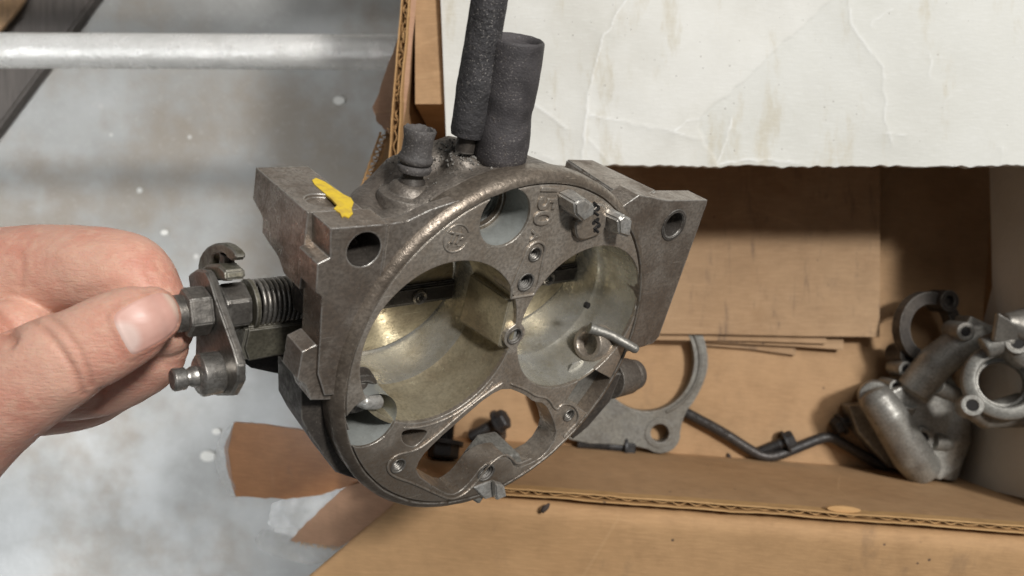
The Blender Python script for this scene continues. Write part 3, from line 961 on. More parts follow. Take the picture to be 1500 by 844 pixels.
# hook arm above the lever
hk = [A(x, y, 0, -0.0800) for x, y in [(300, 408), (300, 380), (309, 364), (322, 356), (336, 355), (349, 362), (357, 372), (355, 381), (345, 380), (340, 371), (330, 368), (320, 374), (318, 386), (318, 408)]]
MB().prism([p[:2] for p in smooth_poly([(p.y, p.z, 0) for p in hk], 1)], -0.0822, -0.0792, (), lambda x, y, z: (z, x, y)).build('hook_arm', OLIVE, carb, 35, 0.0004)
h0, h1 = A(333, 372, 0, -0.0800), A(332, 408, 0, -0.0800)
MB().tube([h0, h1], 0.0022, 10).build('hook_stem', DARKCAST, carb)
kb = A(305, 402, 0, LU)
MB().prism([p[1:] for p in [A(x, y, 0, LU) for x, y in [(286, 396), (294, 388), (312, 388), (322, 398), (324, 412), (304, 412)]]], LU + 0.0014, LU + 0.0075, (), lambda x, y, z: (z, x, y)).build('lever_tang', OLIVE, carb, 35, 0.0006)
# stop bracket under the spring
WB = -0.0330
br = [A(x, y, 2, WB)[:2] for x, y in [(362, 481), (450, 470), (450, 516), (434, 527), (424, 520), (362, 532), (355, 512)]]
bk = MB().prism(br, WB - 0.0100, WB).build('stop_bracket', OLIVE, carb, 35, 0.0009)
br = [A(x, y, 2, WB - 0.007)[:2] for x, y in [(352, 520), (430, 515), (440, 548), (432, 560), (375, 548), (356, 534)]]
MB().prism(br, WB - 0.0130, WB - 0.0105).build('stop_arm', BLACKST, carb, 35, 0.0005)
MB().tube([A(447, 425, 2, -0.034), A(452, 440, 2, -0.03), A(462, 448, 2, -0.026)], [0.0045, 0.0050, 0.0040], 14).build('shaft_boss', DARKCAST, carb, 60)

# ------------------------------------------------------------------ hand
t = NT('skin')
a, b, c = t.noise(45, 4, 0.55), t.noise(320, 5, 0.6), t.noise(1500, 3, 0.6)
col = t.mix(t.ramp(a, 0.35, 0.68), (0.66, 0.385, 0.29), (0.60, 0.285, 0.21))
col = t.mix(t.ramp(t.noise(26, 3, 0.5), 0.48, 0.66, 0, 0.38), col, (0.58, 0.25, 0.18))
col = t.mix(t.ramp(b, 0.42, 0.72, 0, 0.45), col, (0.70, 0.46, 0.34))
pore = t.ramp(t.voro(1500), 0.30, 0.12)
col = t.mix(t.math('MULTIPLY', pore, 0.13), col, (0.42, 0.19, 0.13))
at_ = t.new('Attribute', attribute_name='crease')
col = t.mix(t.math('MULTIPLY', at_.outputs['Fac'], 0.55), col, (0.40, 0.15, 0.095))
lines = t.noise(700, 2, 0.5, t.scaled((0.5, 1.8, 1), (0, 0, 0.6)))
SKIN = t.out(col, t.ramp(b, 0.3, 0.7, 0.42, 0.56), 0, t.math('ADD', t.math('MULTIPLY', c, 0.4), t.math('SUBTRACT', t.math('ADD', lines, t.math('MULTIPLY', b, 0.6)), t.math('MULTIPLY', pore, 0.25))), 0.00026, 0.95, 0, 0.42)
SKIN.node_tree.nodes['Principled BSDF'].inputs['Subsurface Weight'].default_value = 0.35
SKIN.node_tree.nodes['Principled BSDF'].inputs['Subsurface Radius'].default_value = (1, 0.35, 0.2)
SKIN.node_tree.nodes['Principled BSDF'].inputs['Subsurface Scale'].default_value = 0.0016
t = NT('nail')
a = t.noise(90, 3)
lu = t.new('Attribute', attribute_name='lunula').outputs['Fac']
ti = t.new('Attribute', attribute_name='tip').outputs['Fac']
col = t.mix(t.ramp(a, 0.35, 0.65), (0.64, 0.38, 0.315), (0.57, 0.31, 0.25))
col = t.mix(t.math('MULTIPLY', lu, 0.75), col, (0.72, 0.56, 0.50))
col = t.mix(t.math('MULTIPLY', ti, 0.8), col, (0.70, 0.55, 0.44))
NAIL = t.out(col, 0.42, 0, t.noise(500, 2, 0.5, t.scaled((0.4, 2, 1), (0, 0, 0.55))), 0.00005)

hb = MB()


def limb(pts, flat=(1, 1), seg=28):
    P = [at(x, y, D) for x, y, D, r in pts]
    R = [p[3] for p in pts]
    # resample smoothly
    n = len(P)
    out, rad = [], []
    for i in range(n - 1):
        p0, p1, p2, p3 = P[max(i - 1, 0)], P[i], P[i + 1], P[min(i + 2, n - 1)]
        r0, r1, r2, r3 = R[max(i - 1, 0)], R[i], R[i + 1], R[min(i + 2, n - 1)]
        for k in range(6):
            s = k / 6
            cr = lambda a, b, c, d: 0.5 * ((2 * b) + (c - a) * s + (2 * a - 5 * b + 4 * c - d) * s * s + (3 * b - a - 3 * c + d) * s ** 3)
            out.append(cr(p0, p1, p2, p3)); rad.append(cr(r0, r1, r2, r3))
    out.append(P[-1]); rad.append(R[-1])
    # rounded finger tip
    d = (out[-1] - out[-2]).normalized()
    e, r = out[-1], rad[-1]
    for k in (0.3, 0.55, 0.75, 0.9, 0.98):
        out.append(e + d * r * k * flat[1]); rad.append(r * math.sqrt(1 - k * k))
    hb.tube(out, rad, seg, flat=flat, up=(0, 0, 1))


limb([(-140, 690, .258, .0235), (-50, 612, .2475, .0186), (30, 562, .240, .0152), (88, 530, .2360, .0134), (115, 516, .2352, .0124), (142, 502, .2350, .0119), (180, 482, .2353, .0113), (208, 468, .2362, .0102), (226, 461, .2380, .0082)], (1, 0.84))
limb([(-160, 480, .292, .0175), (-60, 420, .284, .0165), (20, 402, .276, .0155), (90, 396, .270, .0145), (150, 398, .264, .0138), (192, 408, .2610, .0130), (216, 434, .2590, .0108), (234, 462, .2590, .0092), (244, 484, .2605, .0080)])
limb([(-140, 570, .292, .016), (-60, 562, .288, .015), (60, 560, .283, .0135), (140, 554, .277, .0128), (196, 538, .271, .0110), (228, 520, .267, .0092), (240, 508, .2655, .0075)])
limb([(-140, 590, .305, .016), (40, 585, .298, .0135), (120, 575, .292, .0125), (165, 560, .286, .0105)])
limb([(-260, 620, .275, .036), (-160, 560, .273, .033), (-70, 520, .270, .026)])
limb([(-70, 560, .258, .020), (-10, 520, .259, .0155), (25, 492, .2615, .0115)])
hme = melt(hb, 0.00062, 7)

# skin folds and joint creases pressed into the surface
def raycast(me, pts):
    bvh = BVHTree.FromPolygons([v.co.copy() for v in me.vertices], [list(p.vertices) for p in me.polygons])
    res = []
    for x, y in pts:
        h = bvh.ray_cast(Vector((0, 0, CZ)), ray(x, y).normalized())
        if h[0] is not None:
            res.append((h[0], h[1]))
    return res


def dens(l, n=8):
    o = []
    for i in range(len(l) - 1):
        for k in range(n):
            s = k / n
            o.append((l[i][0] * (1 - s) + l[i + 1][0] * s, l[i][1] * (1 - s) + l[i + 1][1] * s))
    return o + [l[-1]]


NAILPX = [(164, 462), (180, 450), (200, 439), (222, 430), (240, 427), (254, 434), (262, 449), (264, 467), (259, 483), (244, 496), (225, 507), (206, 517), (194, 522), (186, 513), (176, 494), (168, 478)]
creases = [([(48, 470), (70, 488), (95, 520), (112, 552), (122, 578)], 0.00042, 0.0010), ([(72, 462), (96, 484), (116, 512), (130, 545), (134, 566)], 0.00034, 0.0009),
           ([(60, 478), (84, 505), (104, 538)], 0.00022, 0.0007), ([(148, 440), (160, 462), (172, 492), (186, 520)], 0.0, 0.0008),
           ([(212, 388), (216, 402), (224, 412)], 0.0002, 0.0012), ([(224, 380), (232, 396), (240, 404)], 0.00012, 0.0010),
           ([(-10, 462), (8, 480), (18, 500)], 0.0012, 0.0020), ([(30, 372), (34, 396), (32, 420)], 0.00025, 0.0014),
           ([(112, 430), (140, 424), (170, 416)], 0.0002, 0.0013), ([(140, 600), (150, 585), (150, 570)], 0.0006, 0.0015)]
co = np.array([v.co[:] for v in hme.vertices])
no = np.array([v.normal[:] for v in hme.vertices])
off = np.zeros(len(co)); cr = np.zeros(len(co))
for l, dep, wid in creases:
    hits = raycast(hme, dens(l, 14))
    if not hits: continue
    q = np.array([h[0][:] for h in hits])
    d2 = ((co[:, None, :] - q[None]) ** 2).sum(-1).min(1)
    g = np.exp(-d2 / (wid * wid))
    off -= dep * g
    cr = np.maximum(cr, g * min(1, dep / 0.0007))
# nail bed sunk, folds raised
hits = raycast(hme, dens(NAILPX + [NAILPX[0]], 8))
q = np.array([h[0][:] for h in hits]); qc = q.mean(0)
d2 = ((co[:, None, :] - q[None]) ** 2).sum(-1).min(1)
fold = np.exp(-d2 / 0.0011 ** 2)
tipdir = np.array((at(262, 455, .235) - at(164, 490, .235)).normalized()[:])
side = (co - qc) @ tipdir
off += fold * 0.00035 * (side < 0.006)
cr = np.maximum(cr, fold * 0.5)
# soft unevenness of the flesh
for i in range(len(co)):
    off[i] += 0.00035 * noise.noise(Vector(co[i]) * 110)
co2 = co + no * off[:, None]
hand_origin = at(0, 560, .25)
hme.vertices.foreach_set('co', (co2 - np.array(hand_origin[:])).ravel())
at_c = hme.attributes.new('crease', 'FLOAT', 'POINT')
at_c.data.foreach_set('value', cr)
hand = link('hand', hme, SKIN, None, 180)
hand.location = hand_origin
tag(hand, 'bare hand pinching the throttle shaft end between thumb and curled forefinger', 'hand')


def on_thumb(poly, lift, name, mat, parent, dome=0.0):
    """curved plate following the thumb's surface inside the outline"""
    hits0 = raycast_w(poly)
    cx = sum(p[0] for p in poly) / len(poly); cy = sum(p[1] for p in poly) / len(poly)
    rings = 12
    vs, fs = [], []
    n = len(poly)
    for k in range(rings + 1):
        s = 1 - k / rings
        pts = [(cx + (x - cx) * s, cy + (y - cy) * s) for x, y in poly] if k < rings else [(cx, cy)]
        for (p, nn) in raycast_w(pts):
            vs.append(p + nn * (lift + dome * (1 - s * s) - (0.0004 if k == 0 else 0)) - hand_origin)
    if len(vs) != n * rings + 1:
        return None
    for k in range(rings - 1):
        for i in range(n):
            j = (i + 1) % n
            fs.append([k * n + i, k * n + j, (k + 1) * n + j, (k + 1) * n + i])
    c = n * rings
    for i in range(n):
        fs.append([(rings - 1) * n + i, (rings - 1) * n + (i + 1) % n, c])
    o = MB().add(vs, fs).build(name, mat, parent, 80)
    return o


wv = [Vector(p) for p in co2]
BV = BVHTree.FromPolygons(wv, [list(p.vertices) for p in hme.polygons])


def raycast_w(pts):
    r = []
    for x, y in pts:
        h = BV.ray_cast(Vector((0, 0, CZ)), ray(x, y).normalized())
        if h[0] is not None:
            r.append((h[0], h[1]))
    return r


np2 = [(p[0], p[1]) for p in smooth_poly([(*p, 0) for p in NAILPX], 2)]
nail = on_thumb(np2, 0.00028, 'thumbnail', NAIL, hand, 0.00025)
lu, ti = [], []
for v in nail.data.vertices:
    p = v.co + hand_origin - Vector((0, 0, CZ))
    x, y = 750 + F * p.x / -p.z, 422 - F * p.y / -p.z
    d = math.hypot((x - 178) * 0.9, y - 497)
    lu.append(min(1, max(0, (30 - d) / 10)))
    s = (x - 164) * 0.85 - (y - 490) * 0.52
    ti.append(min(1, max(0, (s - 92) / 6)))
for nm, arr in (('lunula', lu), ('tip', ti)):
    at3 = nail.data.attributes.new(nm, 'FLOAT', 'POINT')
    at3.data.foreach_set('value', arr)
# ------------------------------------------------------------------ cardboard box
YAW = math.radians(-4.2)
EX, EY = Vector((math.cos(YAW), math.sin(YAW), 0)), Vector((-math.sin(YAW), math.cos(YAW), 0))
FL = Vector((-0.0679, -0.0937, 0))
ZT = ZB + 0.130
BW, BD = 0.365, 0.43
bx0 = FL + Vector((0, 0, ZB))
box = empty('cardboard_box', (0, 0, 0), 'open brown corrugated cardboard box with torn taped flaps under the carburetor', 'box')
box.matrix_world = Matrix.Translation(bx0) @ Matrix.Rotation(YAW, 4, 'Z')
BI = box.matrix_world.inverted()
wl = lambda p: BI @ Vector(p)


def corr_wall(length, height, name, mat, place, flutes=True, thick=0.0042, ragged=0.0004):
    """corrugated wall: two liners with a fluted sheet between them, open at the top edge"""
    top = height
    core = MB()
    core.box((length / 2, 0, (height - 0.008) / 2), (length, thick, height - 0.008))
    core.v = [place(p) for p in core.v]
    w = core.build(name, mat, box, 30)
    for s in (-1, 1):
        mb = MB()
        n = int(length / 0.004)
        vs, fs = [], []
        for i in range(n + 1):
            x = length * i / n
            h = top + ragged * noise.noise(Vector((x * 160, s * 7, 1))) + ragged * 1.5 * noise.noise(Vector((x * 30, s * 3, 5)))
            yy = s * (thick / 2 - 0.00012) - s * 0.0009 * max(0, noise.noise(Vector((x * 28, s * 4, 9)))) + 0.0003 * noise.noise(Vector((x * 150, s, 9)))
            for (dy, z) in ((-0.00035, top - 0.0082), (0.00035, top - 0.0082), (0.00035, h), (-0.00035, h)):
                vs.append((x, yy + dy, z))
        for i in range(n):
            for k in range(4):
                a, b = i * 4 + k, i * 4 + (k + 1) % 4
                fs.append([a, b, b + 4, a + 4])
        mb.add(vs, fs)
        mb.v = [place(p) for p in mb.v]
        mb.build('liner', EDGE, w, 30)
    if flutes:
        mb = MB()
        vs, fs = [], []
        n = int(length / 0.0006)
        for i in range(n + 1):
            x = length * i / n
            yy = (thick / 2 - 0.0008) * (0.55 + 0.6 * noise.noise(Vector((x * 55, 8, 0)))) * math.sin(2 * math.pi * x / 0.0085 + 3.0 * noise.noise(Vector((x * 40, 0, 0)))) + 0.0004 * noise.noise(Vector((x * 90, 2, 0)))
            h = top - 0.0018 + ragged * 2.5 * noise.noise(Vector((x * 200, 3, 3)))
            for (dy, z) in ((-0.0002, top - 0.0081), (0.0002, top - 0.0081), (0.0002, h), (-0.0002, h)):
                vs.append((x, yy + dy, z))
        for i in range(n):
            for k in range(4):
                a, b = i * 4 + k, i * 4 + (k + 1) % 4
                fs.append([a, b, b + 4, a + 4])
        mb.add(vs, fs)
        mb.v = [place(p) for p in mb.v]
        mb.build('flutes', EDGE, w, 60)
    return w


H = ZT - ZB
MB().box((BW / 2, BD / 2, -0.0022), (BW + 0.008, BD + 0.008, 0.0044)).build('bottom_panel', KRAFT_IN, box, 30)
corr_wall(BW, H, 'wall', KRAFT_IN, lambda p: (p[0], p[1] - 0.0017, p[2]), True, 0.0034, 0.0006)                       # near wall
corr_wall(BD, H, 'wall', KRAFT_IN, lambda p: (-p[1] - 0.0021, p[0], p[2]), True, 0.0042, 0.0012)  # left wall
corr_wall(BW, H - 0.02, 'wall', KRAFT_IN, lambda p: (p[0], BD + p[1] + 0.0021, p[2]), False)
corr_wall(BD, H, 'wall', KRAFT_IN, lambda p: (BW + p[1] + 0.0021, p[0], p[2]), False)


def board(px, name, mat, t=0.0036, parent=box, bevel=0.0006, wave=0.0):
    """flap of corrugated board from (pixel x, pixel y, depth) corners, as thick slab"""
    P0 = [wl(at(*p)) for p in px]
    P = []
    for i_, a_ in enumerate(P0):      # ragged, hand torn outline
        b_ = P0[(i_ + 1) % len(P0)]
        for k_ in range(5):
            q_ = a_.lerp(b_, k_ / 5)
            P.append(q_ + Vector((noise.noise(q_ * 350), noise.noise(q_ * 350 + Vector((7, 0, 0))), 0)) * 0.0007)
    n = (P0[1] - P0[0]).cross(P0[-1] - P0[0]).normalized()
    if n.z > 0:
        n = -n
    return MB().slab(P, t, n).build(name, mat, parent, 30)


# near flap folded out and down, rounded at its fold
fold = []
mb = MB()
nn = 60
vs, fs = [], []
prof = [(-0.030, 0.0012, 0.0), (-0.004, 0.0010, 0.0), (0.000, -0.0012, 0.0), (0.0012, -0.0040, 0.0), (0.0024, -0.0075, 0.0), (0.0016, -0.0120, 0), (-0.004, -0.030, 0), (-0.016, -0.075, 0), (-0.030, -0.120, 0)]
for i in range(nn + 1):
    s = i / nn
    x = 0.004 + (BW - 0.0) * s
    for k, (dz, dy, _) in enumerate(prof):
        skew = 0
        if k > 3:
            skew = -(-dy - 0.0075) * 0.98 * (1 - s) ** 2
        wv_ = 0.0012 * noise.noise(Vector((x * 22, dy * 30, 2)))
        vs.append((x + skew + 0.006 * (1 - s), -0.0060 + dy, H - 0.006 + dz + wv_))
m = len(prof)
for i in range(nn):
    for k in range(m - 1):
        a = i * m + k
        fs.append([a, a + 1, a + 1 + m, a + m])
mb.add(vs, fs)
me = mb.mesh('flap')
me = evaluated(me, [('SOLIDIFY', {'thickness': 0.0036, 'offset': -1.0}), ('SUBSURF', {'levels': 1, 'render_levels': 1})])
link('flap', me, KRAFT, box, 60)

# crumpled, torn and taped flaps at the left front corner
fb = board([(425, 792, .475), (440, 776, .472), (468, 748, .467), (500, 718, .460), (560, 690, .452), (620, 690, .445), (640, 722, .440), (600, 740, .446), (560, 768, .455), (498, 801, .464), (460, 797, .470)], 'flap', KRAFT_PINK)
ft = board([(343, 619, .470), (380, 622, .466), (425, 628, .462), (470, 636, .460), (520, 660, .458), (540, 700, .458), (500, 716, .462), (465, 726, .466), (420, 731, .470), (380, 729, .473), (345, 727, .475), (333, 690, .474), (328, 655, .472)], 'flap', TAPED, 0.0030)
fa = board([(602, -40, .428), (598, 20, .428), (589, 36, .432), (566, 105, .440), (546, 158, .446), (552, 178, .446), (570, 196, .440), (580, 205, .432), (590, 120, .426), (604, -30, .424)], 'flap', KRAFT_PINK, 0.0030)
fc = board([(566, 196, .446), (577, 208, .440), (574, 225, .440), (552, 300, .450), (530, 300, .455), (548, 245, .452)], 'flap', KRAFT, 0.0036)
# torn corrugated lip along that flap
e0, e1 = at(566, 194, .4455), at(531, 292, .4545)
vs = []
for i in range(160):
    s = i / 159
    p = e0.lerp(e1, s)
    px_ = 0.0016 * math.sin(s * 70)
    vs.append(wl(p + Vector((px_ - 0.0006, 0, 0.0006 + 0.0004 * noise.noise(p * 400)))))
MB().tube(vs, 0.00045, 6).build('flutes', EDGE, fc, 60)
for o_ in (-0.0028, 0.0022):
    MB().tube([wl(e0.lerp(e1, s) + Vector((o_ + 0.0004 * noise.noise(Vector((s * 30, o_ * 900, 0))), 0, 0.0008))) for s in np.linspace(0, 1, 40)], 0.0006, 6).build('liner', EDGE, fc, 60)
# frayed paper fibres on the torn edge of the pink flap
fr = MB()
for i in range(60):
    s = random.random()
    p = at(428, 793, .474).lerp(at(498, 801, .4645), s) + Vector((0, random.uniform(-0.0012, 0.0006), -random.random() * 0.003))
    d = Vector((random.uniform(-1, 1), random.uniform(-1.2, 0.1), random.uniform(-0.3, 0.5))).normalized() * random.uniform(0.001, 0.0035)
    fr.tube([wl(p), wl(p + d * 0.5 + Vector((0, 0, 0.0004))), wl(p + d)], [0.0002, 0.00016, 0.00008], 5)
f_ = fr.build('torn_fibres', EDGE, fb, 60)
f_['kind'] = 'stuff'
fr = MB()
for i in range(110):
    s = random.random()
    p = at(601, 0, .4215).lerp(at(577, 200, .4235), s) + Vector((random.uniform(-0.002, 0.001), 0, 0.001))
    d = Vector((random.uniform(-1.3, 0.4), random.uniform(-1, 1), random.uniform(-0.3, 0.6))).normalized() * random.uniform(0.0008, 0.0028)
    fr.tube([wl(p), wl(p + d * 0.5), wl(p + d)], [0.00022, 0.00018, 0.00008], 5)
f_ = fr.build('torn_fibres', EDGE, box, 60)
f_['kind'] = 'stuff'

# torn scuffs in the liner of the near wall and flap
for (x, y, D, sx, sy, par) in ((1236, 746, .4225, 0.0085, 0.0016, box),):
    c = wl(at(x, y, D))
    out = [(c.x + sx * (1 + 0.5 * noise.noise(Vector((k, x, 0)))) * math.cos(k * 0.524), c.y + sy * (1 + 0.6 * noise.noise(Vector((k, y, 3)))) * math.sin(k * 0.524)) for k in range(12)]
    MB().prism(out, c.z - 0.0012, c.z + 0.0004).build('torn_scuff', EDGE, par, 30)

# clear packing tape
t = NT('clear_tape')
t.b.inputs['Transmission Weight'].default_value = 0.0
al = t.ramp(t.noise(120, 4), 0.3, 0.7, 0.10, 0.26)
t.plug(t.b.inputs['Alpha'], al)
TAPE = t.out((0.62, 0.62, 0.60), 0.25, 0, t.noise(110, 2), 0.0003)


def tape(px, parent):
    P = [wl(at(*p)) for p in px]
    return MB().slab(P, 0.00012, (0, 0, -1)).build('packing_tape', TAPE, parent, 30)


tape([(343, 617, .4690), (322, 640, .472), (313, 668, .474), (318, 695, .475), (335, 726, .476), (350, 730, .4752), (340, 700, .4735), (334, 660, .4715)], ft)
tape([(398, 738, .4780), (440, 722, .4770), (505, 712, .4720), (520, 740, .4700), (475, 770, .4745), (430, 786, .4790), (404, 780, .4795), (392, 768, .479)], fb)
tape([(374, 790, .4860), (384, 776, .4855), (430, 772, .4800), (500, 790, .4710), (520, 800, .4700), (500, 820, .4760), (455, 828, .4820), (400, 815, .4860), (378, 803, .4870)], fb)

# ------------------------------------------------------------------ white carton lid over the far half of the box
t = NT('white_carton')
cr_ = t.new('Attribute', attribute_name='crease').outputs['Fac']
ly_ = t.new('Attribute', attribute_name='layer').outputs['Fac']
a, b = t.noise(14, 5, 0.6), t.noise(80, 6, 0.65)
fib = t.noise(600, 3, 0.6, t.scaled((0.3, 1.8, 1)))
col = t.mix(t.ramp(a, 0.35, 0.7), (0.68, 0.67, 0.625), (0.60, 0.585, 0.53))
col = t.mix(t.math('MULTIPLY', ly_, 0.5), col, (0.585, 0.585, 0.54))
st = t.ramp(t.noise(26, 6, 0.7, t.scaled((1.8, 0.5, 1))), 0.53, 0.68, 0, 0.6)
col = t.mix(st, col, (0.50, 0.45, 0.34))
dots = t.math('MULTIPLY', t.ramp(t.voro(210), 0.085, 0.05), t.ramp(t.noise(45), 0.46, 0.56))
col = t.mix(dots, col, (0.20, 0.17, 0.14))
col = t.mix(t.ramp(fib, 0.45, 0.75, 0, 0.16), col, (0.82, 0.82, 0.80))
col = t.mix(t.math('MULTIPLY', cr_, t.ramp(b, 0.35, 0.6, 0.1, 0.8)), col, (0.84, 0.84, 0.82))
WHITE = t.out(col, 0.6, 0, t.math('ADD', t.math('MULTIPLY', b, 0.7), t.math('MULTIPLY', fib, 0.25)), 0.0005, 0.8, 0, 0.3)
DW = 0.436
LINES = [([(917, 0), (900, 29), (883, 53), (871, 96), (862, 134), (859, 168), (854, 211), (850, 240)], 1), ([(859, 168), (924, 181), (986, 194), (1034, 206)], 0.7), ([(859, 202), (874, 218), (890, 235)], 0.6),
         ([(780, 151), (809, 173), (828, 187)], 0.9), ([(1073, 173), (1063, 211), (1049, 238)], 0.8), ([(1246, -10), (1248, 34), (1270, 67), (1294, 96), (1298, 139), (1298, 178), (1308, 211)], 0.8),
         ([(1363, 77), (1362, 113)], 0.5), ([(1306, 10), (1279, 38)], 0.5), ([(700, 40), (690, 90), (672, 130)], 0.4), ([(1298, 195), (1325, 196)], 0.6), ([(986, 194), (1004, 180), (1024, 172)], 0.9),
         ([(1393, 140), (1380, 172)], 0.3), ([(790, 225), (812, 236)], 0.5), ([(1466, 215), (1468, 242)], 0.8), ([(1050, 240), (1120, 232), (1178, 239)], 0.9)]
TEAR = [(1225, -20), (1217, 0), (1164, 48), (1116, 91), (1078, 130), (1020, 173), (1030, 200), (1050, 250)]
k_ = DW / F
X0, X1 = (643 - 750) * k_, (1600 - 750) * k_
Y0, Y1 = (422 - 243) * k_, (422 + 70) * k_
nx, ny = 420, 124
xs = np.linspace(0, 1, nx + 1); ys = np.linspace(0, 1, ny + 1)
GX, GY = np.meshgrid(xs, ys)
Xw = X0 + (X1 - X0) * GX + 0.0042 * (1 - GX) ** 8 * (1 - GY)
Yw = Y0 + (Y1 - Y0) * GY
edge = np.array([0.0009 * noise.noise(Vector((x * 220, 0, 0))) + 0.0014 * noise.noise(Vector((x * 45, 4, 0))) for x in Xw[0]])
Yw += edge[None, :] * (1 - GY) ** 6
Yw[-1, :] = 0.36
Xw[:, -1] = 0.312
PXg, PYg = 750 + Xw / k_, 422 - Yw / k_
cre = np.zeros_like(Xw)
fold_h = np.zeros_like(Xw)


def seg_d(px, py, l):
    d = np.full(px.shape, 1e9)
    for (x0, y0), (x1, y1) in zip(l[:-1], l[1:]):
        vx, vy = x1 - x0, y1 - y0
        tt = np.clip(((px - x0) * vx + (py - y0) * vy) / (vx * vx + vy * vy), 0, 1)
        d = np.minimum(d, np.hypot(px - x0 - tt * vx, py - y0 - tt * vy))
    return d


jit = np.array([[noise.noise(Vector((a_ * 0.05, b_ * 0.05, 0))) for a_, b_ in zip(r1, r2)] for r1, r2 in zip(PXg, PYg)])
for l, wgt in LINES:
    d = seg_d(PXg + jit * 5, PYg + jit * 5, l)
    cre = np.maximum(cre, wgt * np.exp(-(d / 1.15) ** 2))
    fold_h += wgt * 0.0006 * np.exp(-d / 16.0)
# torn top layer: right of the tear line is the greyer ply below
tx = np.interp(-PYg, [-p[1] for p in TEAR][::-1], [p[0] for p in TEAR][::-1]) if False else np.interp(PYg, [p[1] for p in TEAR], [p[0] for p in TEAR])
lay = np.clip((PXg + jit * 8 - tx) / 2.0, 0, 1)
Zw = cre * 0.0003 + fold_h - lay * 0.0004
Zw += np.array([[0.0030 * noise.noise(Vector((a_ * 9, b_ * 9, 0))) + 0.0005 * noise.noise(Vector((a_ * 40, b_ * 40, 0))) for a_, b_ in zip(r1, r2)] for r1, r2 in zip(Xw, Yw)])
top = np.stack([Xw, Yw, (CZ - DW) + Zw], -1).reshape(-1, 3)
lid_o = Vector((0.1, 0.1, CZ - DW - 0.0045))
vs = [Vector(p) - lid_o for p in top]
W1 = nx + 1
fs = [[j * W1 + i, j * W1 + i + 1, (j + 1) * W1 + i + 1, (j + 1) * W1 + i] for j in range(ny) for i in range(nx)]
rim = [i for i in range(W1)] + [j * W1 + nx for j in range(1, ny + 1)] + [ny * W1 + i for i in range(nx - 1, -1, -1)] + [j * W1 for j in range(ny - 1, 0, -1)]
nb = len(vs)
vs += [Vector((vs[i].x, vs[i].y, 0)) for i in rim]
nr = len(rim)
fs += [[rim[i], nb + i, nb + (i + 1) % nr, rim[(i + 1) % nr]] for i in range(nr)]
fs.append([nb + i for i in range(nr)])
lme = bpy.data.meshes.new('lid')
lme.from_pydata([tuple(v) for v in vs], [], fs)
for nm, arr in (('crease', cre), ('layer', lay)):
    at2 = lme.attributes.new(nm, 'FLOAT', 'POINT')
    at2.data.foreach_set('value', list(arr.ravel()) + [0.3] * nr)
lid = link('carton_lid', lme, WHITE, None, 60)
lid.location = lid_o
MB().box((0.0, 0.095, -0.0541), (0.30, 0.20, 0.1080)).build('carton_body', KRAFT_IN, lid, 30)
tag(lid, 'creased white lid of a carton filling the far half of the cardboard box', 'carton')

t = NT('white_card_grey')
a, b = t.noise(22, 5), t.noise(200, 5)
col = t.mix(t.ramp(a, 0.3, 0.7), (0.66, 0.66, 0.63), (0.58, 0.58, 0.54))
col = t.mix(t.ramp(b, 0.6, 0.75, 0, 0.5), col, (0.66, 0.66, 0.63))
CARD = t.out(col, 0.6, 0, b, 0.0004)
q = [at(1452, 236, .512), at(1456, 420, .514), at(1420, 560, .535), at(1388, 704, .5470), at(1500, 730, .478), at(1600, 755, .430), at(1600, 236, .425)]
n_ = Vector((-0.35, 0.05, 1)).normalized()
wc = MB()
o_ = at(1450, 500, .5455)
base = [p - o_ for p in q]
wc.slab(base, 0.0030, (0.2, 0, -1))
wc = wc.build('white_card', CARD, None, 30)
wc.location = o_
tag(wc, 'greyish white card leaning against the right inner side of the box', 'card')

# oily cardboard pads stacked on the bottom of the box
def pad(px, z, t_, label, mat=KRAFT_PAD):
    D = CZ - z - t_
    P = [at(x, y, D) for x, y in px]
    o = P[0].copy(); o.z = z
    P = [p - o for p in P]
    r = MB().slab([(p.x, p.y, t_) for p in P], t_, (0, 0, -1)).build('cardboard_sheet', mat, None, 30, 0.0004)
    r.location = o
    tag(r, label, 'cardboard', 'cardboard sheets stacked in the box')
    return r


pad([(780, 150), (1166, 150), (1166, 521), (1100, 512), (1000, 504), (780, 500)], ZB, 0.0035, 'narrow cardboard sheet at the bottom of the stack, longest towards the bent rod')
pad([(760, 150), (1236, 150), (1236, 513), (1165, 508), (1040, 502), (760, 497)], ZB + 0.0036, 0.0035, 'middle cardboard sheet peeking out under the oil stained top sheet')
pad([(740, 150), (1210, 150), (1211, 504), (1100, 500), (740, 496)], ZB + 0.0072, 0.0030, 'thin cardboard sheet directly under the oil stained top sheet')
pad([(740, 140), (1288, 140), (1290, 250), (1289, 494), (1180, 493), (1040, 490), (740, 488)], ZB + 0.0103, 0.0035, 'oil stained top cardboard sheet with dark streaks and straight edges')
# ------------------------------------------------------------------ loose parts in the box
def at_root(name, p, label, cat, group=None):
    o = empty(name, p, label, cat, group)
    o.matrix_world = Matrix.Translation(p)
    return o


# adapter plate lying under the carburetor
D0 = 0.538
org = at(950, 540, 0.5495)
org.z = ZB
ap = at_root('adapter_plate', org, 'flat grey cast adapter plate with big round openings and eared bolt holes', 'plate')


def flat(px, D=D0):
    return [tuple((at(x, y, D) - org)[:2]) for x, y in px]


